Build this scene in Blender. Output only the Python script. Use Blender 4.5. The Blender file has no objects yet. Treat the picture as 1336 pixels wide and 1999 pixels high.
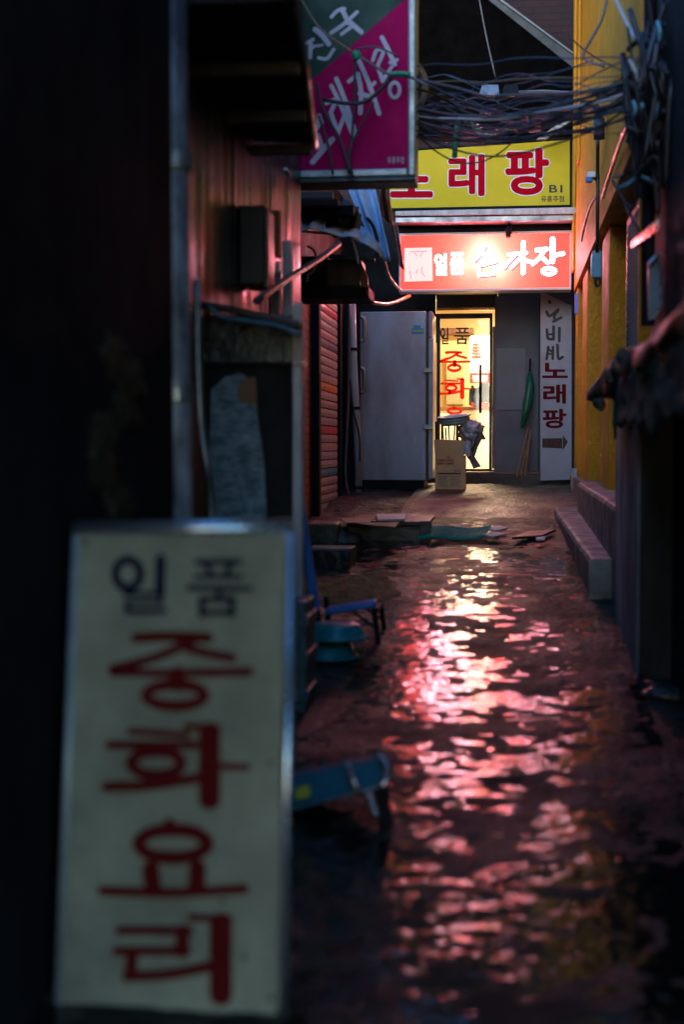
import bpy, math, random
import numpy as np
from mathutils import Vector, Matrix, noise
random.seed(7)
sc = bpy.context.scene
COL = sc.collection
R = math.radians

# ------------------------------------------------------------------ camera
YAW, PITCH, CZ = R(6.82), R(2.75), 1.40
cam = bpy.data.cameras.new('camera')
cam.sensor_fit = 'VERTICAL'; cam.sensor_height = 36; cam.lens = 50
cam.clip_start = 0.05; cam.clip_end = 500
cam.dof.use_dof = True; cam.dof.focus_distance = 15.3; cam.dof.aperture_fstop = 1.4
camo = bpy.data.objects.new('camera', cam); COL.objects.link(camo)
camo.location = (0, 0, CZ); camo.rotation_euler = (math.pi/2 - PITCH, 0, YAW)
sc.camera = camo

# ------------------------------------------------------------------ world, sun, exposure
SUN_EL, SUN_ROT = R(14), R(196)
w = bpy.data.worlds.new('World'); sc.world = w; w.use_nodes = True
nt = w.node_tree; bg = nt.nodes['Background']
sky = nt.nodes.new('ShaderNodeTexSky'); sky.sky_type = 'NISHITA'; sky.sun_disc = False
sky.sun_elevation = SUN_EL; sky.sun_rotation = SUN_ROT; sky.air_density = 1.5; sky.dust_density = 0.3; sky.ozone_density = 8.0
nt.links.new(sky.outputs[0], bg.inputs[0]); bg.inputs[1].default_value = 0.15
sl = bpy.data.lights.new('sun', 'SUN'); sl.energy = 0.30; sl.angle = R(40); sl.color = (1, .93, .85)
so = bpy.data.objects.new('sun', sl); COL.objects.link(so)
sdir = Vector((math.sin(SUN_ROT)*math.cos(SUN_EL), math.cos(SUN_ROT)*math.cos(SUN_EL), math.sin(SUN_EL)))
so.rotation_euler = sdir.to_track_quat('Z', 'Y').to_euler(); so.location = (0, -6, 9)
sc.view_settings.view_transform = 'Standard'; sc.view_settings.look = 'None'
sc.view_settings.exposure = 2.0; sc.view_settings.gamma = 1.0
sc.render.engine = 'CYCLES'
sc.cycles.use_denoising = True
sc.cycles.sample_clamp_indirect = 14.0
sc.cycles.max_bounces = 6; sc.cycles.transparent_max_bounces = 8
sc.cycles.caustics_reflective = False; sc.cycles.caustics_refractive = False

# ------------------------------------------------------------------ photograph pixel -> place
F = 50/36*1999
CR = Vector((math.cos(YAW), math.sin(YAW), 0))
CF = Vector((-math.sin(YAW)*math.cos(PITCH), math.cos(YAW)*math.cos(PITCH), -math.sin(PITCH)))
CU = CR.cross(CF)
CO = Vector((0, 0, CZ))
def ray(px, py): return CF + CR*((px-668)/F) + CU*((999.5-py)/F)
def P(px, py, Y):
    d = ray(px, py); return CO + d*(Y/d.y)
def PX(px, py, X):                      # meet the plane x = X
    d = ray(px, py); return CO + d*(X/d.x)
GY = [-30, 0, 3.3, 5.3, 7, 8.6, 12, 16.2, 18, 60]; GZ = [-1.6, -.10, .080, .195, .305, .45, .65, .83, .86, .9]
def gz(y): return float(np.mean([np.interp(y+o, GY, GZ) for o in (-.8, -.4, 0, .4, .8)]))
def PG(px, py, h=0.0):
    d = ray(px, py); t = 2.0
    for _ in range(4000):
        p = CO + d*t
        if p.z <= gz(p.y)+h: break
        t += .01
    return CO + d*t

# ------------------------------------------------------------------ materials
M = {}
def mat(name, col, rough=.6, metal=0., var=.35, scale=5., bump=.15, bscale=40., spec=.5, stretch=(1,1,1), col2=None, rvar=.15, lo=.35, hi=.65, trans=0.):
    m = bpy.data.materials.new(name); m.use_nodes = True; n = m.node_tree; L = n.links
    b = n.nodes['Principled BSDF']
    tc = n.nodes.new('ShaderNodeTexCoord'); mp = n.nodes.new('ShaderNodeMapping'); mp.inputs['Scale'].default_value = stretch
    L.new(tc.outputs['Object'], mp.inputs[0])
    nz = n.nodes.new('ShaderNodeTexNoise'); nz.inputs['Scale'].default_value = scale; nz.inputs['Detail'].default_value = 8; nz.inputs['Roughness'].default_value = .65
    L.new(mp.outputs[0], nz.inputs['Vector'])
    cr = n.nodes.new('ShaderNodeValToRGB'); cr.color_ramp.elements[0].position = lo; cr.color_ramp.elements[1].position = hi
    c2 = col2 or tuple(c*(1-var) for c in col)
    cr.color_ramp.elements[0].color = (*c2, 1); cr.color_ramp.elements[1].color = (*col, 1)
    L.new(nz.outputs[0], cr.inputs[0]); L.new(cr.outputs[0], b.inputs['Base Color'])
    mr = n.nodes.new('ShaderNodeMapRange'); mr.inputs['To Min'].default_value = min(1, rough+rvar); mr.inputs['To Max'].default_value = max(.02, rough-rvar)
    mr.inputs['From Min'].default_value = .3; mr.inputs['From Max'].default_value = .7
    L.new(nz.outputs[0], mr.inputs[0]); L.new(mr.outputs[0], b.inputs['Roughness'])
    if bump:
        n2 = n.nodes.new('ShaderNodeTexNoise'); n2.inputs['Scale'].default_value = bscale; n2.inputs['Detail'].default_value = 5
        L.new(mp.outputs[0], n2.inputs['Vector'])
        bp = n.nodes.new('ShaderNodeBump'); bp.inputs['Strength'].default_value = bump; bp.inputs['Distance'].default_value = .02
        L.new(n2.outputs[0], bp.inputs['Height']); L.new(bp.outputs[0], b.inputs['Normal'])
    b.inputs['Metallic'].default_value = metal; b.inputs['Specular IOR Level'].default_value = spec
    b.inputs['Transmission Weight'].default_value = trans
    M[name] = m; return m
def emis(name, col, st):
    m = bpy.data.materials.new(name); m.use_nodes = True; n = m.node_tree
    b = n.nodes['Principled BSDF']; b.inputs['Base Color'].default_value = (*col, 1); b.inputs['Roughness'].default_value = .4
    b.inputs['Emission Color'].default_value = (*col, 1); b.inputs['Emission Strength'].default_value = st
    M[name] = m; return m
def backlit(name, tcol, ecol, st):      # acrylic sheet: passes the lamps behind it, plus its own even glow of diffused lamp light
    m = bpy.data.materials.new(name); m.use_nodes = True; n = m.node_tree; L = n.links
    n.nodes.remove(n.nodes['Principled BSDF']); out = n.nodes['Material Output']
    t = n.nodes.new('ShaderNodeBsdfTranslucent'); t.inputs[0].default_value = (*tcol, 1)
    e = n.nodes.new('ShaderNodeEmission'); e.inputs[0].default_value = (*ecol, 1); e.inputs[1].default_value = st
    a = n.nodes.new('ShaderNodeAddShader'); L.new(t.outputs[0], a.inputs[0]); L.new(e.outputs[0], a.inputs[1])
    L.new(a.outputs[0], out.inputs[0]); M[name] = m; return m
def pane(name, tint=(1,1,1), refl=.08):
    m = bpy.data.materials.new(name); m.use_nodes = True; n = m.node_tree; L = n.links
    n.nodes.remove(n.nodes['Principled BSDF']); out = n.nodes['Material Output']
    t = n.nodes.new('ShaderNodeBsdfTransparent'); t.inputs[0].default_value = (*tint, 1)
    g = n.nodes.new('ShaderNodeBsdfGlossy'); g.inputs['Roughness'].default_value = .03
    x = n.nodes.new('ShaderNodeMixShader'); x.inputs[0].default_value = refl
    L.new(t.outputs[0], x.inputs[1]); L.new(g.outputs[0], x.inputs[2]); L.new(x.outputs[0], out.inputs[0]); M[name] = m; return m
def brick(name, c1, c2, mortar, sc_=4.2, axes='yz', rough=.75):
    m = bpy.data.materials.new(name); m.use_nodes = True; n = m.node_tree; L = n.links
    b = n.nodes['Principled BSDF']; tc = n.nodes.new('ShaderNodeTexCoord'); sp = n.nodes.new('ShaderNodeSeparateXYZ'); cb = n.nodes.new('ShaderNodeCombineXYZ')
    L.new(tc.outputs['Object'], sp.inputs[0]); L.new(sp.outputs[0 if axes[0] == 'x' else 1], cb.inputs[0]); L.new(sp.outputs[2], cb.inputs[1])
    t = n.nodes.new('ShaderNodeTexBrick'); t.inputs['Scale'].default_value = sc_; t.inputs['Color1'].default_value = (*c1, 1); t.inputs['Color2'].default_value = (*c2, 1); t.inputs['Mortar'].default_value = (*mortar, 1)
    t.inputs['Brick Width'].default_value = .8; t.inputs['Row Height'].default_value = .28; t.inputs['Mortar Size'].default_value = .025
    L.new(cb.outputs[0], t.inputs[0]); L.new(t.outputs[0], b.inputs['Base Color']); b.inputs['Roughness'].default_value = rough
    bp = n.nodes.new('ShaderNodeBump'); bp.inputs['Strength'].default_value = .6; bp.inputs['Distance'].default_value = .01; bp.invert = True
    L.new(t.outputs['Fac'], bp.inputs['Height']); L.new(bp.outputs[0], b.inputs['Normal']); M[name] = m; return m

mat('vignette_dark_wall', (.016,.017,.019), .8, var=.6, scale=2.2, bump=.5, bscale=14, stretch=(1,1,.5), spec=.015, rvar=.05)  # dark wall, with lens vignette darkness put into its colour
mat('dark_wall', (.02,.018,.018), .7, var=.5, scale=3, bump=.4, bscale=20, spec=.2)
mat('black_plastic', (.012,.012,.014), .4, bump=.05)
mat('black_rubber', (.010,.010,.012), .42, var=.3, bump=.05, bscale=90)
mat('pole_paint', (.36,.38,.42), .35, var=.0, scale=7, bump=.3, bscale=30, stretch=(1,1,.35), col2=(.07,.07,.08), lo=.42, hi=.6)
mat('galvanised', (.34,.36,.37), .38, metal=.75, var=.5, scale=6, bump=.1)
mat('alu_frame', (.40,.46,.47), .4, metal=.35, var=.35, scale=8, bump=.08)
mat('sheet_metal', (.055,.070,.080), .34, spec=.32, col2=(.010,.012,.014), lo=.4, hi=.62, var=.6, scale=4, bump=.35, bscale=9, stretch=(1,1,.3), rvar=.12)
mat('grimy_glass', (.10,.16,.19), .28, var=.0, scale=9, bump=.35, bscale=35, col2=(.012,.016,.02), lo=.4, hi=.62)
mat('frosted', (.30,.38,.40), .42, var=.0, scale=11, bump=.8, bscale=28, col2=(.07,.12,.14), stretch=(1,1,2), lo=.38, hi=.66)
mat('white_paint', (.62,.60,.60), .45, var=.45, scale=8, bump=.15, stretch=(1,1,.3))
mat('pipe_white', (.50,.52,.53), .4, var=.4, scale=6, bump=.08, stretch=(1,1,.3))
mat('magenta_vinyl', (.48,.000,.105), .6, var=.22, scale=3, bump=.04, spec=.08)
mat('green_vinyl', (.006,.055,.034), .5, var=.25, scale=3, bump=.04, spec=.25)
mat('letter_grey', (.52,.50,.62), .5, var=.15, bump=0)
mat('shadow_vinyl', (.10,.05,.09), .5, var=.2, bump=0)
mat('sign_cream', (.37,.36,.255), .5, spec=.12, var=.6, lo=.3, hi=.62, scale=2.2, bump=.03)  # broad tone noise puts uneven light into the cream face
mat('letter_navy', (.008,.009,.04), .6, var=.2, bump=0, spec=.05)
mat('letter_red', (.13,.007,.008), .6, var=.25, bump=0, spec=.05)
mat('yellow_vinyl', (.68,.50,.022), .55, spec=.12, var=.14, scale=2.5, bump=.03)
mat('vivid_red', (.46,.000,.012), .6, var=.12, bump=0, spec=.04)
mat('white_vinyl', (.75,.74,.74), .45, var=.1, bump=0)
mat('letter_black', (.012,.012,.012), .5, var=.2, bump=0)
mat('banner_cloth', (.43,.40,.42), .75, var=.2, scale=3, bump=.2, bscale=12)
mat('fridge_paint', (.40,.44,.52), .4, metal=.0, var=.25, col2=(.27,.255,.265), scale=3, bump=.12, bscale=5, stretch=(1,1,.4))
mat('fridge_door', (.33,.24,.29), .4, var=.15, bump=.03)
mat('brown_frame', (.045,.022,.015), .5, var=.4, scale=8, bump=.15)
mat('wood_trim', (.20,.085,.04), .45, var=.35, scale=9, bump=.15, stretch=(1,1,.2))
mat('grey_board', (.115,.11,.125), .6, var=.2, scale=2.5, bump=.08)
mat('grey_sheet', (.17,.165,.18), .6, var=.15, scale=3, bump=.05)
mat('kraft', (.74,.42,.19), .75, var=.14, scale=6, bump=.05)
mat('box_print_red', (.42,.07,.04), .7, var=.2, bump=0)
mat('box_print_dark', (.05,.05,.07), .7, var=.2, bump=0)
mat('box_print_orange', (.60,.30,.03), .7, var=.2, bump=0)
mat('box_print_grey', (.24,.20,.17), .7, var=.2, bump=0)
mat('basket_grey', (.42,.50,.53), .5, var=.3, scale=20, bump=.4, bscale=60)
mat('foil', (.52,.47,.47), .3, metal=.25, var=.6, scale=14, bump=.9, bscale=25)
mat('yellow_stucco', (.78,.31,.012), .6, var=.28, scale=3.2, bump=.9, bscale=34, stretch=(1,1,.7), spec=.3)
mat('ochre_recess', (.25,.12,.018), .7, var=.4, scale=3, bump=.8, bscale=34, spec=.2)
mat('concrete', (.24,.25,.235), .6, var=.0, scale=5, bump=.5, bscale=45, col2=(.10,.105,.095), spec=.2, rvar=.22)
mat('concrete_wall', (.40,.45,.48), .6, var=.0, scale=3, bump=.6, bscale=22, col2=(.045,.05,.055), stretch=(1,1,.35), rvar=.2)
mat('dark_board', (.050,.054,.056), .85, var=.5, scale=5, bump=.4, bscale=16, stretch=(1,1,.3), spec=.03)
mat('tarp_dark', (.10,.115,.095), .55, var=.0, col2=(.012,.013,.014), scale=9, bump=.4, bscale=14, rvar=.12, spec=.25)
mat('tarp_green', (.004,.15,.12), .75, spec=.05, var=.45, scale=6, bump=.5, bscale=16)
mat('tarp_blue', (.48,.64,.80), .45, var=.3, scale=6, bump=.35, bscale=14)
mat('tarp_rust', (.26,.10,.055), .5, var=.35, scale=6, bump=.5, bscale=16)
mat('clear_plastic', (.62,.42,.45), .15, var=.3, scale=12, bump=1.0, bscale=26)
mat('pale_cloth', (.60,.63,.72), .5, var=.25, scale=6, bump=.4, bscale=16)
mat('rust_box', (.075,.045,.04), .5, var=.45, scale=6, bump=.3)
mat('awning_beam', (.27,.25,.22), .5, var=.4, scale=6, bump=.2, stretch=(.3,1,1))
mat('blue_vinyl', (.008,.18,.58), .38, var=.3, scale=5, bump=.12)
mat('teal_plastic', (.006,.22,.25), .3, var=.3, scale=8, bump=.05)
mat('teal_crate', (.03,.10,.115), .5, var=.45, scale=8, bump=.3)
mat('teal_mat', (.004,.30,.25), .75, var=.2, scale=8, bump=.1, spec=.05)
mat('navy_board', (.012,.12,.19), .45, var=.35, scale=6, bump=.15)
mat('chrome_edge', (.6,.5,.52), .25, metal=.8, var=.3, bump=.1)
mat('sticker_yellow', (.45,.42,.03), .5, var=.1, bump=0)
mat('cable_dark', (.018,.020,.026), .35, var=.3, bump=0)
mat('cable_grey', (.13,.13,.15), .4, var=.3, bump=0)
mat('cable_blue', (.035,.06,.11), .35, var=.3, bump=0)
mat('cable_tan', (.28,.20,.12), .5, var=.3, bump=0)
mat('cable_white', (.55,.58,.62), .4, var=.2, bump=0)
mat('green_tape', (.0,.36,.18), .35, var=.2, bump=.2)
mat('beam_dark', (.085,.08,.075), .5, var=.5, scale=6, bump=.2, stretch=(.3,1,1))
mat('copper', (.50,.25,.08), .35, metal=.6, var=.3, bump=0)
mat('blue_box', (.16,.42,.55), .35, var=.2, bump=.03)
mat('blue_louvre', (.06,.17,.22), .4, var=.3, bump=.05)
mat('black_metal', (.012,.013,.016), .6, spec=.12, var=.3, bump=.1)
mat('orange_wood', (.30,.14,.045), .6, var=.4, scale=7, bump=.3)
mat('planks', (.055,.04,.035), .42, var=.5, scale=7, bump=.5, bscale=18, stretch=(.25,1,1))
mat('paper', (.62,.58,.58), .7, var=.15, scale=9, bump=.2)
mat('brown_paper', (.30,.17,.12), .7, var=.3, scale=9, bump=.3)
mat('moss_stone', (.13,.10,.07), .5, var=0, scale=6, bump=.8, bscale=20, col2=(.045,.05,.018))
mat('black_stone', (.022,.022,.024), .35, var=.5, scale=8, bump=.7, bscale=18)
mat('room_cream', (.80,.62,.33), .6, var=.10, scale=2, bump=.03)
mat('room_white', (.85,.80,.70), .5, var=.08, scale=2, bump=0)
mat('room_tan', (.50,.44,.26), .6, var=.2, scale=4, bump=.05)
mat('room_red', (.70,.02,.02), .5, var=.1, bump=0)
mat('coat_navy', (.012,.03,.07), .8, var=.3, bump=.3)
mat('umbrella_green', (.0,.11,.04), .45, var=.4, scale=8, bump=.3)
mat('blue_notice', (.22,.25,.65), .5, var=.1, bump=0)
mat('roof_slate', (.005,.004,.004), .9, var=.5, scale=4, bump=.4, bscale=12, spec=.02)
mat('fascia', (.045,.055,.062), .5, var=.4, scale=4, bump=.1)
mat('fascia_edge', (.18,.22,.24), .45, var=.3, bump=.05)
mat('copper_leaf', (.40,.24,.04), .6, var=.5, bump=.3)
mat('sticker_blue', (.02,.25,.50), .5, var=.1, bump=0)
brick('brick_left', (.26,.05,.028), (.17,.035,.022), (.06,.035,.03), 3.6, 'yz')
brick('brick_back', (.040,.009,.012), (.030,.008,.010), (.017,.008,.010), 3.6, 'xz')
emis('room_tube', (1,.80,.52), 5)
emis('flood_reflection', (1,.38,.12), .12)  # orange reflection under the floodlight, made as a faint glow
backlit('lit_red', (.95,.07,.05), (1,.022,.018), .75)
backlit('lit_white', (1,.93,.93), (1,.70,.93), 4.6)
backlit('vinyl_red', (.26,.008,.006), (0,0,0), 0)
pane('door_glass', (1,.98,.95), .05)

# ------------------------------------------------------------------ mesh builder
class MB:
    def __init__(s): s.v = []; s.f = []
    def add(s, vs, fs):
        o = len(s.v); s.v += [Vector(v) for v in vs]; s.f += [[i+o for i in f] for f in fs]; return s
    def hexa(s, c):                      # 8 corners: bottom ring then top ring
        return s.add(c, [(3,2,1,0),(4,5,6,7),(0,1,5,4),(1,2,6,5),(2,3,7,6),(3,0,4,7)])
    def box(s, x0, x1, y0, y1, z0, z1):
        return s.hexa([(x0,y0,z0),(x1,y0,z0),(x1,y1,z0),(x0,y1,z0),(x0,y0,z1),(x1,y0,z1),(x1,y1,z1),(x0,y1,z1)])
    def slab(s, px0, py0, px1, py1, Y, d):       # upright block whose near face stands at depth Y
        a = P(px0, (py0+py1)/2, Y); b = P(px1, (py0+py1)/2, Y); m = (px0+px1)/2
        return s.box(a.x, b.x, Y, Y+d, P(m, py1, Y).z, P(m, py0, Y).z)
    def prism(s, poly, off):
        n = len(poly); off = Vector(off); a = [Vector(p) for p in poly]; b = [p+off for p in a]
        return s.add(a+b, [list(range(n))[::-1], list(range(n, 2*n))] + [(i, (i+1) % n, (i+1) % n+n, i+n) for i in range(n)])
    def tube(s, pts, r, seg=8, smooth_n=0):
        pts = [Vector(p) for p in pts]
        if smooth_n: pts = catmull(pts, smooth_n)
        rr = r if isinstance(r, (list, tuple)) else [r]*len(pts)
        if len(rr) != len(pts): rr = [rr[0] + (rr[-1]-rr[0])*i/(len(pts)-1) for i in range(len(pts))]
        o = len(s.v); n = len(pts); up = None
        for i, p in enumerate(pts):
            t = (pts[min(i+1, n-1)] - pts[max(i-1, 0)]).normalized()
            if up is None: up = t.orthogonal().normalized()
            up = (up - t*up.dot(t)).normalized(); sd = t.cross(up)
            for k in range(seg):
                a = 2*math.pi*k/seg; s.v.append(p + (up*math.cos(a)+sd*math.sin(a))*rr[i])
        for i in range(n-1):
            for k in range(seg):
                s.f.append([o+i*seg+k, o+i*seg+(k+1) % seg, o+(i+1)*seg+(k+1) % seg, o+(i+1)*seg+k])
        s.f.append([o+k for k in range(seg)][::-1]); s.f.append([o+(n-1)*seg+k for k in range(seg)]); return s
    def grid(s, fn, nu, nv, thick=0):
        o = len(s.v)
        for j in range(nv+1):
            for i in range(nu+1): s.v.append(Vector(fn(i/nu, j/nv)))
        for j in range(nv):
            for i in range(nu):
                a = o+j*(nu+1)+i; s.f.append([a, a+1, a+nu+2, a+nu+1])
        return s
    def lathe(s, c, prof, seg=24, squash=1.0):
        o = len(s.v); c = Vector(c)
        for r, z in prof:
            for k in range(seg):
                a = 2*math.pi*k/seg; s.v.append(c+Vector((r*math.cos(a), r*math.sin(a)*squash, z)))
        for i in range(len(prof)-1):
            for k in range(seg):
                s.f.append([o+i*seg+k, o+i*seg+(k+1) % seg, o+(i+1)*seg+(k+1) % seg, o+(i+1)*seg+k])
        s.f.append([o+k for k in range(seg)][::-1]); s.f.append([o+(len(prof)-1)*seg+k for k in range(seg)]); return s
    def blob(s, c, rad, amp=.3, freq=4, nu=24, nv=16, seed=0):
        c = Vector(c)
        def fn(u, v):
            a = 2*math.pi*u; b = math.pi*v
            d = Vector((math.sin(b)*math.cos(a), math.sin(b)*math.sin(a), math.cos(b)))
            k = 1 + amp*noise.noise(d*freq+Vector((seed, 0, 0))) + amp*.5*noise.noise(d*freq*2.7+Vector((0, seed, 0)))
            return c+Vector((d.x*rad[0], d.y*rad[1], d.z*rad[2]))*k
        return s.grid(fn, nu, nv)
    def build(s, name, m, parent=None, smooth=False, bevel=0, solid=0):
        xs = [v.x for v in s.v]; ys = [v.y for v in s.v]; zs = [v.z for v in s.v]
        o = Vector(((min(xs)+max(xs))/2, (min(ys)+max(ys))/2, min(zs)))
        me = bpy.data.meshes.new(name); me.from_pydata([v-o for v in s.v], [], s.f); me.update()
        ob = bpy.data.objects.new(name, me); COL.objects.link(ob)
        me.materials.append(M[m] if isinstance(m, str) else m)
        if smooth: me.polygons.foreach_set('use_smooth', [True]*len(me.polygons))
        if parent is not None:
            ob.parent = parent; ob.location = o - WLOC[parent.name]
        else: ob.location = o
        WLOC[ob.name] = o
        if solid:
            q = ob.modifiers.new('solid', 'SOLIDIFY'); q.thickness = solid; q.offset = 0
        if bevel:
            q = ob.modifiers.new('bevel', 'BEVEL'); q.width = bevel; q.segments = 2; q.limit_method = 'ANGLE'
        return ob
WLOC = {}
def catmull(p, n):
    out = []; q = [p[0]*2-p[1]] + list(p) + [p[-1]*2-p[-2]]
    for i in range(1, len(q)-2):
        for k in range(n):
            t = k/n; a, b, c, d = q[i-1], q[i], q[i+1], q[i+2]
            out.append(.5*((2*b)+(c-a)*t+(2*a-5*b+4*c-d)*t*t+(3*b-a-3*c+d)*t**3))
    out.append(p[-1]); return out
def tag(o, label, cat, group=None):
    o['label'] = label; o['category'] = cat
    if group: o['group'] = group
    return o
def thing(name, label, cat, loc, group=None):
    o = bpy.data.objects.new(name, None); COL.objects.link(o); o.location = loc; o.empty_display_size = .1
    WLOC[o.name] = Vector(loc); return tag(o, label, cat, group)
def structure(o): o['kind'] = 'structure'; return o

# ---- lettering: brush strokes and font glyphs laid on a real sign plane
class Plane:
    def __init__(s, a, b, c):            # three corners of the face: top left, top right, bottom left
        s.o = Vector(a); s.n = (Vector(b)-s.o).cross(Vector(c)-s.o).normalized()
        if s.n.y > 0: s.n = -s.n
    def at(s, px, py, h=0):
        d = ray(px, py); t = (s.o-CO).dot(s.n)/d.dot(s.n); return CO+d*t+s.n*h
def brush(mb, plane, strokes, h0=.0012, tr=lambda x, y: (x, y), ws=1.0):
    """strokes: lists of (x, y) with a trailing width; ('o', cx, cy, rx, ry, w) is a ring"""
    k = 0
    for st in strokes:
        k += 1; h = h0 + .00025*k
        if st[0] == 'o':
            _, cx, cy, rx, ry, w_ = st; n = 28; V = []
            for i in range(n):
                a = 2*math.pi*i/n
                for q in (-.5, .5):
                    V.append(plane.at(*tr(cx+(rx+q*w_)*math.cos(a), cy+(ry+q*w_)*math.sin(a)), h))
            mb.add(V, [(2*i, 2*i+1, (2*i+3) % (2*n), (2*i+2) % (2*n)) for i in range(n)]); continue
        w_ = st[-1]*ws; pts = [Vector((x, y, 0)) for x, y in st[:-1]]
        if len(pts) > 2: pts = catmull(pts, 5)
        L = []; Rr = []; n = len(pts)
        for i, p in enumerate(pts):
            t = (pts[min(i+1, n-1)]-pts[max(i-1, 0)]).normalized(); q = Vector((-t.y, t.x, 0))*(w_/2)
            L.append(p+q); Rr.append(p-q)
        t0 = (pts[0]-pts[1]).normalized(); t1 = (pts[-1]-pts[-2]).normalized()
        cap = lambda p, t: [p + (Matrix.Rotation(R(a), 3, 'Z') @ t)*(w_/2) for a in (-60, -25, 25, 60)]
        poly = L + cap(pts[-1], t1)[::-1] + Rr[::-1] + cap(pts[0], t0)[::-1]
        V = [plane.at(*tr(p.x, p.y), h) for p in L+Rr]; m = len(L)
        mb.add(V, [(i, i+1, m+i+1, m+i) for i in range(m-1)])
        for p, t, a, b in ((pts[-1], t1, L[-1], Rr[-1]), (pts[0], t0, Rr[0], L[0])):
            mb.add([plane.at(*tr(q.x, q.y), h) for q in [a]+cap(p, t)[::-1]+[b]], [list(range(6))])
def glyphs(body):
    cu = bpy.data.curves.new('t', 'FONT'); cu.body = body; cu.size = 1; cu.resolution_u = 4; cu.dimensions = '2D'; cu.fill_mode = 'FRONT'
    ob = bpy.data.objects.new('t', cu); COL.objects.link(ob); bpy.context.view_layer.update()
    e = ob.evaluated_get(bpy.context.evaluated_depsgraph_get()); me = e.to_mesh()
    v = [tuple(q.co) for q in me.vertices]; f = [list(p.vertices) for p in me.polygons]; e.to_mesh_clear()
    bpy.data.objects.remove(ob); bpy.data.curves.remove(cu); return v, f
def font(mb, plane, body, rect, bold=.01, h=.0015, grow=0.0):
    """regular glyph laid down in slightly shifted, stacked copies for a bold weight"""
    v, f = glyphs(body)
    if not v: return
    x0 = min(p[0] for p in v); x1 = max(p[0] for p in v); y0 = min(p[1] for p in v); y1 = max(p[1] for p in v)
    a, b, c, d = rect; rad = bold+grow; sx = (c-a)/(x1-x0+2*bold); sy = (d-b)/(y1-y0+2*bold)
    for k in range(9):
        ox, oy = (0, 0) if k == 8 else (rad*math.cos(k*math.pi/4), rad*math.sin(k*math.pi/4))
        mb.add([plane.at(a+(p[0]-x0+bold+ox)*sx, b+(y1-p[1]+bold+oy)*sy, h+.00012*k) for p in v], f)

# ================================================================== SETTING: ground and water
def gn(x, y):
    a = .009*noise.noise(Vector((x*1.3, y*.9, 3)))+.006*noise.noise(Vector((x*4, y*4.0, 9)))+.010*noise.noise(Vector((x*9, y*11, 1)))+.009*noise.noise(Vector((x*26, y*22, 1)))
    e = .05*max(0, min(1, (y-13.55)/.5)) + .03*max(0, min(1, (-x-1.15)/.35))*(1 if y > 8 else 0)
    return a+e
xs = [-40, -15, -6] + [-2.6+.04*i for i in range(96)] + [2, 5, 15, 40]
ys = [-30, -10, -2, 1] + [2+.035*i for i in range(440)] + [18, 22, 35, 60]
def sheet(zf, xs, ys):
    b = MB(); nx = len(xs)
    for y in ys:
        for x in xs: b.v.append(Vector((x, y, zf(x, y))))
    for j in range(len(ys)-1):
        for i in range(nx-1):
            a = j*nx+i; b.f.append([a, a+1, a+nx+1, a+nx])
    return b
gzc = {y: gz(y) for y in ys}
m = mat('ground', (.030,.031,.027), .55, spec=.2, var=0, scale=2.6, bump=1.0, bscale=30, col2=(.010,.012,.006), rvar=.14, lo=.36, hi=.62)
g = sheet(lambda x, y: gzc[y]+gn(x, y), xs, ys).build('ground', m, smooth=True); structure(g)
m = mat('apron_concrete', (.125,.105,.065), .45, var=0, scale=2.4, bump=.9, bscale=34, col2=(.035,.035,.015), rvar=.2, lo=.38, hi=.62)
ax = [-1.05+.04*i for i in range(45)]; ay = [12.9+.05*i for i in range(90)]
structure(sheet(lambda x, y: gz(y)+gn(x, y)+.035*min(1, max(-.6, (y-13.35+.25*noise.noise(Vector((x*2, 0, 4))))/.3))-.10*max(0, abs(x+.17)-.80), ax, ay).build('path', m, smooth=True))
# running water film lying in the hollows
m = bpy.data.materials.new('water'); m.use_nodes = True; n = m.node_tree; L = n.links
b = n.nodes['Principled BSDF']; b.inputs['Base Color'].default_value = (.012,.010,.009, 1); b.inputs['Roughness'].default_value = .008; b.inputs['IOR'].default_value = 1.42
b.inputs['Specular IOR Level'].default_value = .75
tc = n.nodes.new('ShaderNodeTexCoord'); mp = n.nodes.new('ShaderNodeMapping'); mp.inputs['Scale'].default_value = (1, .8, 1); mp.inputs['Scale'].default_value = (.75, .9, 1); L.new(tc.outputs['Object'], mp.inputs[0])
last = None
for s_, st, dist in ((4, .6, .007), (11, .8, .0082), (27, .6, .0045)):
    q = n.nodes.new('ShaderNodeTexNoise'); q.inputs['Scale'].default_value = s_; q.inputs['Detail'].default_value = 3; q.inputs['Distortion'].default_value = .6
    L.new(mp.outputs[0], q.inputs['Vector'])
    bp = n.nodes.new('ShaderNodeBump'); bp.inputs['Strength'].default_value = st; bp.inputs['Distance'].default_value = dist
    L.new(q.outputs[0], bp.inputs['Height'])
    if last: L.new(last.outputs[0], bp.inputs['Normal'])
    last = bp
L.new(last.outputs[0], b.inputs['Normal'])
wx = [-1.75+.05*i for i in range(48)]; wy = [2+.05*i for i in range(233)]
wat = sheet(lambda x, y: gz(y)-.0012+.005*noise.noise(Vector((x*3, y*2.2, 20))), wx, wy).build('water', m, smooth=True); structure(wat)

# ================================================================== BUILDINGS
XR = .68
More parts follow.
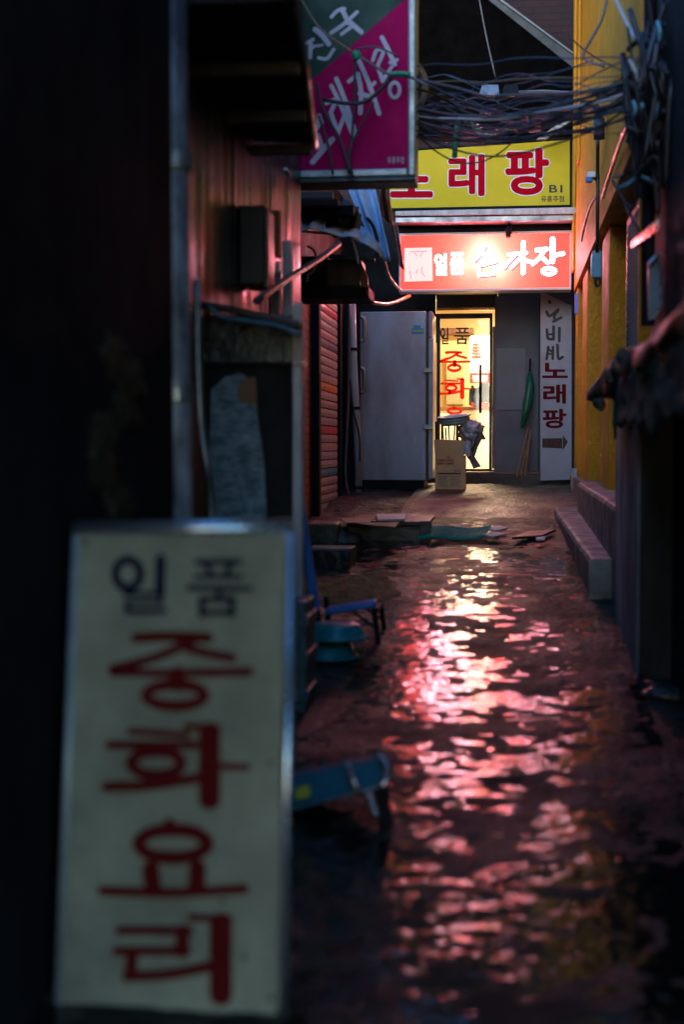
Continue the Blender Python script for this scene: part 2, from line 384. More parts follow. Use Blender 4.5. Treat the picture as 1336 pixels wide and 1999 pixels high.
# dark building at left beside the camera
b1 = thing('dark_building', 'dark building wall, vignette put into its colour, filling the left side next to the camera', 'building', (-1.1, 2, 0))
MB().box(-6, -1.10, -9, 4.55, -1, 5.2).build('wall', 'vignette_dark_wall', b1)
mb = MB()
for i in range(7):
    c = PX(200+random.random()*90, 700+i*45+random.random()*30, -1.098)
    mb.blob((-1.098, c.y, c.z), (.002, .13, .055), .8, 3, 18, 10, i)
mb.build('peeling_patch', mat('flaked_paint', (.07,.06,.035), .8, var=.8, scale=20, bump=.5, spec=.05), b1, smooth=True)
MB().box(-1.098, 2.0, -9, 1.6, 3.3, 3.45).build('added_shade_roof', 'dark_wall', b1)  # unseen roof added over the camera to dim the foreground
# shed with metal sheeting
b2 = thing('metal_clad_building', 'narrow left building clad in dented ribbed metal sheet reflecting pink light', 'building', (-1.35, 7, .3))
MB().box(-6, -1.42, 4.56, 9.55, -1, 4.6).build('wall', 'dark_wall', b2)
def corr(u, v):
    y = 4.7+u*4.3; x = -1.34 + .007*noise.noise(Vector((7, y*17, v*.8))) + .016*noise.noise(Vector((0, y*2.2, v*2.2)))+.006*noise.noise(Vector((3, y*8, v*5)))
    return (x, y, 1.85+v*2.6)
MB().grid(corr, 220, 18).build('metal_sheet', 'sheet_metal', b2, smooth=True, solid=.004)
# brick building further on
b3 = thing('brick_building', 'low red brick building on the left holding the striped roller shutter', 'building', (-1.9, 13, .6))
MB().box(-6, -1.93, 9.56, 17.2, -.5, 4.2).build('wall', 'dark_wall', b3)
MB().box(-1.93, -1.85, 11.6, 13.05, .4, 3.0).build('brick_pier', 'brick_left', b3)
MB().box(-1.93, -1.775, 13.06, 13.2, .4, 3.0).build('door_post', 'black_metal', b3)
mb = MB(); mb.box(-1.925, -1.775, 14.72, 14.86, .5, 3.0).build('door_post', 'black_metal', b3)
# yellow building, right
b4 = thing('yellow_building', 'mustard yellow stuccoed building with pilasters along the right of the alley', 'building', (.9, 12, .5))
MB().box(XR, 6, 7.9, 16.3, 3.1, 9).build('upper_wall', 'yellow_stucco', b4)
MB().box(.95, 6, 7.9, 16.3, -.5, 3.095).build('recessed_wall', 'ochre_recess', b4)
for y0, y1, x0 in ((15.7, 16.3, .70), (14.0, 14.9, .715), (11.3, 12.2, .745), (8.72, 8.80, .75)):
    MB().box(x0, .945, y0, y1, .5, 3.096).build('pilaster', 'yellow_stucco', b4, bevel=.012)
MB().box(XR-.03, XR-.002, 15.9, 16.22, 3.3, 8.9).build('trim', 'yellow_stucco', b4, bevel=.01)
MB().box(XR-.03, XR-.002, 14.9, 15.3, 4.3, 8.9).build('trim', 'yellow_stucco', b4, bevel=.01)
lv = MB(); 
lf = MB().box(.79, .84, 9.0, 9.05, 1.5, 2.95).box(.79, .84, 10.15, 10.2, 1.5, 2.95).box(.79, .84, 9.05, 10.15, 2.9, 2.95).build('window_frame', 'blue_louvre', b4)
MB().box(.85, .948, 8.95, 10.25, 1.4, 3.0).build('window_recess', 'dark_wall', b4)
for i in range(32):
    z = 1.52+i*.043
    lv.hexa([(.825,9.05,z),(.84,9.05,z),(.84,10.15,z),(.825,10.15,z),(.785,9.05,z+.03),(.80,9.05,z+.03),(.80,10.15,z+.03),(.785,10.15,z+.03)])
lv.build('louvre_slats', 'pale_cloth', b4)
# dark building, right, nearer
b5 = thing('dark_shed_building', 'unlit dark building wall on the right behind the draped lean-to', 'building', (.9, 5, .3))
MB().box(.74, 6, 2.0, 7.85, -1, 8).build('wall', 'dark_wall', b5)
mb = MB().box(.70, .735, 5.05, 5.12, 1.9, 4.0).box(.70, .735, 5.5, 5.56, 1.9, 4.0); mb.build('batten', 'galvanised', b5)
# end building with the restaurant door
YE = 17.3
b6 = thing('restaurant_building', 'dark building closing the alley with a glowing restaurant doorway', 'building', (-.3, YE, .85))
xl, xr_ = P(860, 780, YE).x, P(956, 780, YE).x
zt, zb = P(900, 622, YE).z, P(900, 915, YE).z
MB().box(-6, xl-.06, YE, YE+.2, 0, 4.1).build('wall', 'dark_wall', b6)
MB().box(xr_+.10, 6, YE, YE+.2, 0, 4.1).build('wall', 'grey_board', b6)
MB().box(xl-.06, xr_+.10, YE, YE+.2, zt+.30, 4.1).build('wall', 'dark_wall', b6)
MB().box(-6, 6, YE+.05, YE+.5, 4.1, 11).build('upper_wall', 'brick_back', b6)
MB().box(xl-.35, .72, YE-.35, YE+.2, .3, zb-.06).build('threshold', 'brown_frame', b6, bevel=.01)
MB().box(xl+.1, .45, YE-.34, YE-.05, zb-.058, zb-.03).build('sill', 'wood_trim', b6, bevel=.005)
# room seen through the door
r0, r1, ry = xl-1.2, xr_+1.0, YE+3.0
MB().box(r0, r1, ry, ry+.1, .9, 3.6).build('room_wall', 'room_cream', b6)
MB().box(r0-.1, r0, YE+.2, ry, .9, 3.6).build('room_wall', 'room_cream', b6)
MB().box(r1, r1+.1, YE+.2, ry, .9, 3.6).build('room_wall', 'room_white', b6)
MB().box(r0, r1, YE+.2, ry, 3.35, 3.45).build('room_ceiling', 'room_cream', b6)
MB().box(r0, r1, YE+.2, ry, .92, zb-.01).build('room_floor', 'room_tan', b6)
t = thing('ceiling_tube_light', 'glowing ceiling tube light inside the restaurant', 'lamp', (.0, YE+1.5, 3.3))
MB().box(xl-.2, xr_+.5, YE+1.3, YE+1.42, 3.30, 3.345).build('housing', 'room_white', t)
MB().tube([(xl-.15, YE+1.36, 3.27), (xr_+.45, YE+1.36, 3.27)], .02).build('tube', 'room_tube', t)
la = bpy.data.lights.new('room_lamp', 'AREA'); la.energy = 52; la.color = (1, .78, .50); la.size = 1.0; la.shape = 'RECTANGLE'; la.size_y = .4
lo_ = bpy.data.objects.new('room_lamp', la); COL.objects.link(lo_); lo_.parent = t; lo_.location = (-.2, -.1, -.06)
# furniture inside
Yi = YE+2.0
t = thing('menu_board', 'white menu board with red band hanging inside the restaurant', 'sign', P(945, 700, Yi))
MB().slab(918, 655, 956, 730, Yi, .03).build('board', 'room_white', t)
MB().slab(918, 728, 958, 748, Yi-.01, .03).build('band', 'room_red', t)
pl = Plane(P(900, 600, Yi-.012), P(960, 600, Yi-.012), P(900, 700, Yi-.012))
mb = MB(); font(mb, pl, '里', (921, 670, 941, 698), .02); mb.build('lettering', 'room_red', t)
mb = MB(); font(mb, pl, '짬뽕', (922, 732, 954, 745), .02); mb.build('lettering', 'room_white', t)
t = thing('hung_coat', 'dark navy coat hanging inside behind the glass door', 'coat', P(940, 790, Yi+.1))
mb = MB(); mb.grid(lambda u, v: P(918+u*40-8*(v < .2)*(u-.5), 752+v*38+6*math.sin(u*6), Yi+.12+.03*math.sin(u*14)), 16, 8); mb.build('cloth', 'coat_navy', t, smooth=True, solid=.03)
MB().slab(921, 786, 955, 796, Yi+.11, .05).build('hem', 'room_red', t)
t = thing('restaurant_counter', 'pale counter with tan front inside the restaurant', 'counter', P(930, 880, Yi+.3))
MB().slab(840, 800, 990, 930, Yi+.3, .4).build('body', 'room_white', t, bevel=.01)
MB().slab(836, 794, 994, 801, Yi+.27, .46).build('top', 'wood_trim', t, bevel=.005)
t = thing('wall_shelf', 'tan shelf cabinet on the back wall inside the restaurant', 'shelf', P(890, 730, ry-.3))
MB().slab(872, 690, 905, 790, ry-.3, .28).build('cabinet', 'room_tan', t, bevel=.01)
MB().slab(850, 640, 925, 652, ry-.3, .28).build('shelf', 'wood_trim', t, bevel=.01)

# restaurant door
t = thing('glass_door', 'glowing glass restaurant door with black and dark red lettering', 'door', ((xl+xr_)/2, YE, zb-.03))
fr = MB(); fr.box(xl-.058, xl, YE-.03, YE+.06, zb-.03, zt+.06); fr.box(xr_, xr_+.035, YE-.03, YE+.06, zb-.03, zt+.06)
fr.box(xl, xr_, YE-.03, YE+.06, zt, zt+.06); fr.box(xl, xr_, YE-.03, YE+.06, zb-.03, zb); fr.build('frame', 'brown_frame', t, bevel=.004)
MB().box(xr_+.037, xr_+.095, YE-.02, YE+.06, zb, zt-.1).build('jamb', 'wood_trim', t, bevel=.004)
MB().box(xl-.05, xr_+.09, YE-.015, YE+.05, zt+.10, zt+.13).build('transom_rail', 'copper', t)
MB().box(xl-.05, xr_+.09, YE+.02, YE+.06, zt+.131, zt+.29).build('transom_panel', 'brown_frame', t)
MB().box(xl+.001, xr_-.001, YE+.0, YE+.012, zb+.001, zt-.001).build('glass', 'door_glass', t)
h = MB().slab(936, 712, 941, 806, YE-.09, .03); h.slab(936, 722, 941, 727, YE-.06, .06); h.slab(936, 790, 941, 795, YE-.06, .06); h.build('handle', 'black_metal', t)
JUNG = [[(520,520),(650,515),(800,520),40], [(745,525),(610,590),(430,640),36], [(720,560),(800,580),(890,597),36], [(430,652),(690,655),(955,650),34], [(680,655),(680,700),60], ('o',672,740,110,42,46)]
HWA = [[(500,878),(720,892),28], [(420,930),(750,930),34], ('o',600,1000,95,46,46), [(570,1050),(570,1080),50], [(410,1090),(580,1085),(770,1055),40], [(805,880),(805,1140),82], [(715,858),(835,868),28], [(850,1010),(950,1015),26]]
YO = [('o',665,1308,130,54,54), [(650,1225),(665,1255),34], [(580,1405),(590,1480),66], [(760,1400),(755,1475),66], [(395,1488),(670,1495),(940,1480),38]]
RI = [[(460,1640),(730,1640),34], [(705,1640),(700,1720),54], [(450,1718),(720,1718),34], [(510,1720),(505,1810),46], [(490,1815),(640,1808),(800,1778),40], [(850,1610),(850,1885),86], [(735,1588),(885,1596),28]]
IL = [('o',490,275,48,54,34), [(615,218),(612,335),38], [(480,352),(625,352),20], [(615,352),(615,385),20], [(482,384),(622,384),18], [(488,384),(488,418),20], [(484,420),(632,418),22]]
PUM = [[(755,230),(920,230),22], [(790,235),(812,282),22], [(888,235),(866,282),22], [(752,286),(926,286),20], [(725,328),(960,332),22], [(840,332),(840,362),22], [(772,372),(895,372),24], [(775,372),(775,432),26], [(890,372),(890,432),26], [(775,424),(890,424),22]]
def remap(src, dst, org=(830, 600), s=5.26):
    (a, b, c, d), (e, f, g_, h_) = src, dst
    return lambda x, y: (org[0]+(e+(x-a)/(c-a)*(g_-e))/s, org[1]+(f+(y-b)/(d-b)*(h_-f))/s)
pd = Plane(P(860, 620, YE-.002), P(950, 620, YE-.002), P(860, 900, YE-.002))
mb = MB(); brush(mb, pd, IL, tr=remap((430,205,640,430), (160,210,245,380))); brush(mb, pd, PUM, .004, tr=remap((725,215,960,440), (305,205,470,380))); mb.build('lettering', 'letter_black', t)
mb = MB(); brush(mb, pd, JUNG, tr=remap((430,500,955,795), (165,450,465,660))); brush(mb, pd, HWA, .004, tr=remap((400,850,950,1180), (160,730,465,945))); brush(mb, pd, YO, .006, tr=remap((395,1220,940,1500), (165,1020,450,1160))); mb.build('lettering', 'vinyl_red', t)

# grey panels right of the door
t = thing('grey_wall_panel', 'plain grey panel standing between the glass door and the banner', 'panel', P(1010, 930, YE-.1))
MB().slab(966, 578, 1052, 932, YE-.06, .05).build('panel', 'grey_board', t, bevel=.004)
MB().slab(970, 680, 1026, 800, YE-.075, .012).build('sheet', 'grey_sheet', t)

# vertical banner
Yb = 16.75
t = thing('vertical_banner', 'tall white banner with black brush writing, red 노래팡 and an arrow', 'sign', P(1087, 940, Yb))
bb = MB(); bb.prism([P(1056, 568, Yb), P(1056, 938, Yb), P(1117, 936, Yb), P(1117, 597, Yb)], (0, .03, 0)); bb.build('board', 'banner_cloth', t)
pb = Plane(P(1056, 600, Yb-.001), P(1117, 600, Yb-.001), P(1056, 930, Yb-.001)); T = lambda x, y: (1040+x/5.88, 560+y/5.88)
mb = MB(); brush(mb, pb, [[(196,165),(204,182),34], [(165,285),(200,335),(300,262),34], [(292,275),(255,330),(262,392),34], [(240,398),(335,352),30],
    [(168,490),(180,590),(240,600),32], [(245,455),(245,600),32], [(185,545),(240,545),24], [(312,475),(310,622),34],
    [(185,690),(165,828),30], [(175,705),(225,745),26], [(238,690),(235,825),30], [(185,770),(235,770),22], [(290,665),(300,820),(350,805),32]], tr=T); mb.build('lettering', 'letter_black', t)
mb = MB(); font(mb, pb, '노', (1059, 708, 1110, 738), .03); font(mb, pb, '래', (1061, 750, 1106, 788), .03); font(mb, pb, '팡', (1060, 798, 1107, 836), .03); mb.build('lettering', 'vivid_red' if 0 else 'letter_red', t)
mb = MB(); A = lambda x, y: pb.at(1040+x/5.88, 560+y/5.88, .0015)
mb.add([A(115,1740), A(345,1735), A(345,1855), A(115,1845)], [(0,3,2,1)]); mb.add([A(350,1700), A(410,1780), A(350,1880)], [(0,2,1)]); mb.build('arrow', 'brown_frame', t)
mb = MB(); font(mb, pb, '입구', (1070, 857, 1098, 871), .01, .0025); mb.build('lettering', 'letter_red', t)

# lit red sign box
Ys = 16.2
z0, z1 = P(948, 563, Ys).z, P(948, 457.5, Ys).z; x0, x1 = P(783, 515, Ys).x, P(1113, 510, Ys).x
t = thing('lit_sign_box', 'glowing red light box sign with white brush lettering above the restaurant door', 'sign', ((x0+x1)/2, Ys, z0))
cs = MB(); D = .30
cs.box(x0-.02, x1+.02, Ys-.012, Ys+D, z1, z1+.025); cs.box(x0-.02, x1+.02, Ys-.012, Ys+D, z0-.025, z0); cs.box(x0-.02, x0, Ys-.012, Ys+D, z0, z1); cs.box(x1, x1+.02, Ys-.012, Ys+D, z0, z1); cs.box(x0, x1, Ys+D, Ys+D+.01, z0, z1)
cs.build('case', 'white_vinyl', t)
MB().add([(x0,Ys,z0),(x1,Ys,z0),(x1,Ys,z1),(x0,Ys,z1)], [(0,1,2,3)]).build('face', 'lit_red', t)
ps = Plane((x0,Ys,z1), (x1,Ys,z1), (x0,Ys,z0)); T = lambda x, y: (770+x/3.711, 440+y/3.711)
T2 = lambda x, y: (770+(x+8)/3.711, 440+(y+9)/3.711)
mb = MB(); q = [ps.at(*T(x, y), .002) for x, y in ((75,165),(275,160),(280,402),(75,408))]; mb.add(q, [(0,3,2,1)]); mb.build('white_patch', backlit('lit_patch', (.95,.8,.8), (1,.86,.88), .21), t); mb = MB(); brush(mb, ps, [[(115,192),(235,188),5], [(150,200),(166,222),5], [(205,196),(190,225),5], [(112,330),(118,350),(122,385),5], [(170,320),(160,350),5], [(205,300),(200,335),(222,372),5]], .003, T); mb.build('patch_marks', 'letter_grey', t); mb = MB()
SON = [[(655,150),(630,200),(585,250),26], [(640,205),(700,245),26], [(590,300),(660,280),(735,262),24], [(660,240),(658,285),24], [(612,315),(615,360),26], [(615,360),(720,352),24],
   [(830,212),(885,205),24], [(880,210),(795,305),24], [(905,205),(960,200),24], [(945,208),(850,305),24], [(938,125),(936,345),30], [(940,255),(990,262),26],
   [(1035,180),(1105,172),30], [(1090,180),(1055,235),(1005,280),28], [(1065,225),(1115,272),26], [(1150,100),(1148,262),36], [(1160,218),(1225,205),30], ('o',1122,332,46,22,26)]
brush(mb, ps, SON, .005, T); font(mb, ps, '일', (849, 495, 873, 537), .03, .004); font(mb, ps, '품', (879, 493, 907, 536), .03, .004)
mb.build('lettering', 'lit_white', t)
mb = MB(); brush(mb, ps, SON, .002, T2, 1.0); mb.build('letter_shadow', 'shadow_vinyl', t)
lit = emis('sign_lamp', (1, .86, .84), 3)
for k, (px, py) in enumerate(((908, 522), (945, 500), (975, 525), (1040, 505))):
    c = P(px, py, Ys+.16)
    MB().tube([(c.x-.03, c.y, c.z-.10), (c.x-.03, c.y, c.z+.10)], .014).build('glow_tube', lit, t)
    pl_ = bpy.data.lights.new('bulb_light', 'POINT'); pl_.energy = (1.0, 4.5, 2.2, .10)[k]; pl_.color = (1, .90, .90); pl_.shadow_soft_size = .03
    po = bpy.data.objects.new('bulb_light', pl_); COL.objects.link(po); po.parent = t; po.location = Vector((c.x, c.y-.04, c.z))-WLOC[t.name]
# small spot hanging over it
s = thing('small_spotlight', 'little red-lit spotlight clipped over the glowing red sign', 'lamp', P(994, 445, Ys-.1))
MB().tube([P(997, 436, Ys-.02), P(994, 448, Ys-.12), P(993, 462, Ys-.16)], [.02, .035, .03], 12).build('shade', 'black_metal', s, smooth=True)
MB().tube([P(997, 437, Ys-.02), P(999, 425, Ys+.1)], .012).build('arm', 'galvanised', s)

# yellow sign
Yy = 16.35
def quad_plane(a, b, c, d, Y): return [P(*a, Y), P(*b, Y), P(*c, Y), P(*d, Y)]
ca, cb_, cc, cd = quad_plane((752, 296), (1116, 270), (1116, 402), (752, 409), Yy)
t = thing('yellow_sign', 'yellow sign board reading 노래팡 B1 in big red letters over the awning', 'sign', (cd+cc)/2)
MB().prism([ca, cd, cc, cb_], (0, .16, 0)).build('board', 'yellow_vinyl', t, bevel=.006)
py_ = Plane(ca-Vector((0,.001,0)), cb_-Vector((0,.001,0)), cd-Vector((0,.001,0)))
wh = MB(); rd = MB()
for ch, rc in (('노', (762, 312, 846, 386)), ('래', (876, 301, 947, 383)), ('팡', (987, 289, 1073, 381))):
    font(wh, py_, ch, rc, .034, .0015, grow=.024); font(rd, py_, ch, rc, .034, .004)
wh.build('letter_outline', 'white_vinyl', t); rd.build('lettering', 'vivid_red', t)
mb = MB(); font(mb, py_, 'B1', (1073, 361, 1099, 376), .02); mb.build('floor_number', 'letter_black', t); mb = MB(); font(mb, py_, '유흥주점', (1057, 382, 1102, 394), .012); mb.build('lettering', 'letter_black', t)
mb = MB(); mb.tube([ca, cb_], .014); mb.tube([cb_, cc], .016); mb.tube([cd, cc], .014); mb.build('frame', 'black_metal', t)

# awning ledge under the yellow sign
t = thing('metal_ledge', 'pale metal awning ledge between the yellow sign and the red sign', 'awning', P(950, 430, 15.9))
a0, a1 = P(772, 412, 15.9), P(1132, 404, 15.9)
MB().prism([a0, P(772, 421, 15.9), P(1132, 417, 15.9), a1], (0, .5, 0)).build('top_rail', 'white_paint', t, bevel=.008)
MB().prism([P(772, 424, 15.95), P(772, 435, 15.95), P(1134, 430, 15.95), P(1134, 419, 15.95)], (0, .4, 0)).build('lower_rail', 'galvanised', t, bevel=.006)
MB().slab(772, 436, 1128, 456, 16.19, .4).build('soffit', 'black_metal', t)

# gable roof line behind the wires
t = thing('gable_roof', 'dark sloping roof with grey fascia board in front of the brick gable', 'roof', P(950, 200, 17.25))
MB().prism([P(780, -40, 17.2), P(780, 262, 17.2), P(1140, 262, 17.2), P(1140, 150, 17.2), P(935, -40, 17.2)], (0, .1, 0)).build('slope', 'roof_slate', t)
MB().prism([P(905, -40, 17.12), P(1130, 140, 17.12), P(1130, 112, 17.12), P(948, -20, 17.12)], (0, .07, 0)).build('fascia', 'fascia', t)
MB().prism([P(948, -20, 17.08), P(1130, 113, 17.08), P(1130, 109, 17.08), P(956, -20, 17.08)], (0, .05, 0)).build('gutter_edge', 'fascia_edge', t)
# floodlight
t = thing('floodlight', 'boxy grey floodlight with its orange reflection made as a faint glow, hanging among the cables', 'lamp', P(975, 190, 16))
for a, b_ in ((936, 976), (980, 1014)):
    o_ = MB(); o_.hexa([P(a, 185, 15.9), P(b_, 185, 15.9), P(b_, 185, 16.2), P(a, 185, 16.2), P(a+6, 165, 15.95), P(b_-2, 165, 15.95), P(b_-2, 165, 16.15), P(a+6, 165, 16.15)]); o_.build('housing', 'galvanised' if a < 950 else 'black_metal', t, bevel=.006)
    MB().tube([P(a+14, 186, 16.0), P(b_-8, 186, 16.0)], .018).build('glow_tube', 'flood_reflection', t)  # glowing tube stands in for the orange reflection under the housing
MB().tube([P(1012, 180, 16), P(1065, 178, 16), P(1122, 182, 16)], .018).build('arm', 'galvanised', t)
tag(MB().prism([P(1048, 272, 16.0), P(1066, 272, 16.0), P(1121, 232, 16.0), P(1121, 219, 16.0)], (0, .06, 0)).build('diagonal_brace', 'galvanised', bevel=.004), 'pale diagonal metal brace running up from the yellow sign to the yellow wall', 'brace')

# magenta projecting sign
Ym = 9.0
ma, mb_, mc, md = P(576, -60, Ym), P(797, -60, Ym), P(797, 332, Ym), P(582, 334, Ym)
t = thing('magenta_sign', 'magenta and dark green projecting sign with grey brush lettering in an aluminium frame', 'sign', (md+mc)/2)
MB().box(md.x, mc.x, Ym+.004, Ym+.20, md.z, ma.z).build('face', 'magenta_vinyl', t)
pm = Plane((0, Ym+.002, 0), (1, Ym+.002, 0), (0, Ym+.002, -1)); T = lambda x, y: (560+x/4.948, y/4.948)
mb = MB(); q = [pm.at(*T(x, y), .0) for x, y in ((82,-280),(1160,-280),(1160,-10),(1110,20),(222,790),(100,880))]
mb.add(q, [(0,5,4,3,2,1)]); mb.build('green_field', 'green_vinyl', t)
mb = MB(); brush(mb, pm, [[(195,418),(255,380),34], [(232,395),(226,555),40], [(228,480),(268,445),30], [(275,285),(340,340),(405,425),52], [(285,445),(345,435),26], [(310,560),(390,565),(455,478),34],
    [(432,165),(490,105),(560,85),34], [(535,90),(600,225),46], [(430,318),(550,235),(680,118),36], [(530,332),(615,268),34], [(600,205),(722,312),48],
    [(262,1275),(300,1215),(315,1120),48], [(318,1125),(345,1185),30], [(303,1310),(350,1455),48], [(250,1568),(350,1450),(445,1345),52],
    [(385,1000),(470,968),(430,1085),38], [(425,1085),(500,1290),40], [(495,1285),(585,1050),40], [(432,830),(520,1010),(640,1305),40], [(480,762),(560,960),(668,1300),44], [(500,1005),(585,985),32],
    [(600,790),(690,720),38], [(690,715),(720,900),(712,1095),44], [(705,905),(790,930),44], [(700,590),(800,820),(895,1100),44], [(800,855),(852,800),34],
    [(835,585),(870,490),(935,500),(880,640),36], [(880,640),(930,785),38], [(925,790),(1015,650),34], [(922,365),(980,480),(1045,625),44], [(1000,610),(1068,580),32], ('o',1045,872,48,72,36)], .001, T)
font(mb, pm, '유흥주점', (757, 306, 789, 319), .01); mb.build('lettering', 'letter_grey', t)
fr = MB(); fr.box(mc.x, mc.x+.05, Ym-.025, Ym+.23, md.z-.05, ma.z); fr.box(md.x-.02, mc.x, Ym-.025, Ym+.23, md.z-.05, md.z); fr.box(md.x-.045, md.x, Ym-.025, Ym+.23, md.z, ma.z); fr.build('frame', 'alu_frame', t, bevel=.012)
mb = MB(); mb.box(-1.45, md.x-.05, Ym+.08, Ym+.13, 3.45, 3.5); mb.box(-1.45, md.x-.05, Ym+.08, Ym+.13, 4.1, 4.15); mb.build('bracket', 'black_metal', t)
MB().box(md.x-.02, mc.x+.05, Ym-.03, Ym+.235, md.z-.085, md.z-.052).build('base_lip', 'black_rubber', t, bevel=.01)
tag(MB().tube([P(815, 128, Ym+.3), P(828, 150, Ym+.3), P(830, 180, Ym+.3), P(822, 205, Ym+.3)], .022, smooth_n=5).build('cable_loop', 'cable_tan', smooth=True), 'short tan loop of cable bulging behind the magenta sign frame', 'cable')

# foreground standing sign
fa, fb, fc, fd = P(152, 1042, 3.36), P(562, 1040, 3.36), P(546, 1986, 3.2), P(117, 1986, 3.2)
t = thing('standing_sign', 'blurred cream standing sign reading 일품 중화요리 in the foreground', 'sign', (fc+fd)/2)
dn = (fb-fa).cross(fd-fa).normalized(); dn = dn if dn.y > 0 else -dn
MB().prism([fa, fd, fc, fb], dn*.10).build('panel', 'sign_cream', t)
pf = Plane(fa-dn*.002, fb-dn*.002, fd-dn*.002); T = lambda x, y: (x/1.9625, 980+y/1.9625)
mb = MB(); brush(mb, pf, IL, .0, T); brush(mb, pf, PUM, .004, T); mb.build('lettering', 'letter_navy', t)
mb = MB(); brush(mb, pf, JUNG, .0, T); brush(mb, pf, HWA, .003, T); brush(mb, pf, YO, .006, T); brush(mb, pf, RI, .008, T); mb.build('lettering', 'letter_red', t)
up = (fa-fd).normalized(); rt = (fb-fa).normalized()
mat('rail_metal', (.72,.78,.84), .3, metal=.9, var=.2, bump=.03)
MB().tube([fa-rt*.012+up*.012+dn*.01, fb+rt*.012+up*.012+dn*.01], .018, 16).build('top_rail', 'rail_metal', t, smooth=True)
MB().prism([fa+up*.026+dn*.03, fa+dn*.03, fb+dn*.03, fb+up*.026+dn*.03], dn*.07).build('top_cap', 'alu_frame', t)
MB().tube([fa-rt*.006+dn*.004, fd-rt*.006+dn*.004], .010, 12).build('side_rail', 'alu_frame', t, smooth=True)
MB().tube([fb+rt*.006+dn*.004, fc+rt*.006+dn*.004], .013, 12).build('side_rail', 'rail_metal', t, smooth=True)
for sx, sy in ((852,1530),(935,1745),(1035,1000),(330,160),(1040,1900)):
    c = pf.at(*T(sx, sy), .001); MB().tube([c, c-dn*.003], .0055, 10).build('screw', 'black_metal', t)
MB().prism([fd-dn*.011, fd-up*.02-dn*.011, fc-up*.02-dn*.011, fc-dn*.011], dn*.12).build('bottom_rail', 'alu_frame', t, bevel=.004)
for c in (fd+rt*.06, fc-rt*.06):
    MB().box(c.x-.02, c.x+.02, c.y+.02, c.y+.10, gz(c.y)-.03, c.z-.015).build('foot', 'black_metal', t)

# ================================================================== LEFT SIDE
t = thing('drain_pipe', 'thick peeling vertical drain pipe at the corner of the black left wall', 'pipe', (P(345, 900, 4.75).x, 4.75, gz(4.75)))
xp = P(347, 900, 4.75).x
MB().tube([(xp, 4.75, gz(4.75)-.05), (xp-.01, 4.75, 1.5), (xp-.02, 4.76, 2.6), (xp-.03, 4.76, 5.5)], .058, 16).build('pipe', 'pole_paint', t, smooth=True)
for z in (1.57, 2.35):
    MB().tube([(xp-.005, 4.75, z-.03), (xp-.005, 4.75, z+.03)], .062, 16).build('clamp', 'galvanised', t, bevel=.004)
x_ = P(388, 800, 5.3)
tag(MB().tube([P(384, 545, 5.3), P(386, 700, 5.3), P(392, 830, 5.3), P(405, 920, 5.3), P(412, 1010, 5.35), (P(412,1010,5.35).x, 5.35, gz(5.3))], .017, 10, 4).build('thin_pipe', 'galvanised', smooth=True), 'thin grey conduit bending down beside the thick drain pipe', 'pipe')

# open glazed door panel turned toward the camera
Yd = 6.2; gd = gz(Yd)
t = thing('glazed_door_panel', 'dark open door leaf with frosted bluish glass and pale edge post on the left', 'door', (P(485, 900, Yd).x, Yd, gd))
d0, d1 = P(398, 860, Yd).x, P(570, 860, Yd).x
z_m, z_t = P(480, 712, Yd).z, P(480, 615, Yd).z
MB().box(d0, d1, Yd+.012, Yd+.03, gd, z_m-.012).build('lower_board', 'dark_wall', t)
q = [(412,760),(440,735),(470,728),(496,745),(503,820),(515,900),(520,1000),(515,1030),(420,1030),(408,900)]
MB().prism([P(a, b_, Yd+.004) for a, b_ in q][::-1], (0, .006, 0)).build('frosted_patch', 'frosted', t)
MB().prism([P(a, b_, Yd+.001) for a, b_ in ((480,738),(498,735),(502,790),(470,785),(462,760))], (0, .003, 0)).build('rust_patch', 'orange_wood', t)
MB().box(d0, d1, Yd+.012, Yd+.03, z_m+.012, z_t).build('upper_pane', 'grimy_glass', t)
MB().box(d0-.02, d1+.01, Yd-.01, Yd+.04, z_m-.012, z_m+.012).build('rail', 'black_metal', t, bevel=.003)
MB().box(P(573, 860, Yd).x, P(591, 860, Yd).x, Yd-.03, Yd+.05, gd-.02, P(580, 592, Yd).z).build('edge_post', 'white_paint', t, bevel=.006)
MB().box(P(576, 712, Yd).x, P(598, 712, Yd).x, Yd-.05, Yd+.02, P(480,715,Yd).z, P(480,708,Yd).z).build('hinge', 'chrome_edge', t, bevel=.003)
t = thing('door_canopy', 'small black slanting canopy over the glazed door panel', 'awning', P(490, 620, 6.0))
MB().hexa([P(400,600,5.9), P(590,642,5.9), P(590,640,6.6), P(400,600,6.6), P(395,588,5.9), P(588,628,5.9), P(588,626,6.6), P(395,586,6.6)]).build('board', 'black_plastic', t, bevel=.006)
MB().tube([P(408,598,5.87), P(430,618,5.86), P(480,626,5.86), P(540,636,5.86), P(588,655,5.86)], .010, 8, 5).build('hose', 'blue_louvre', t, smooth=True)
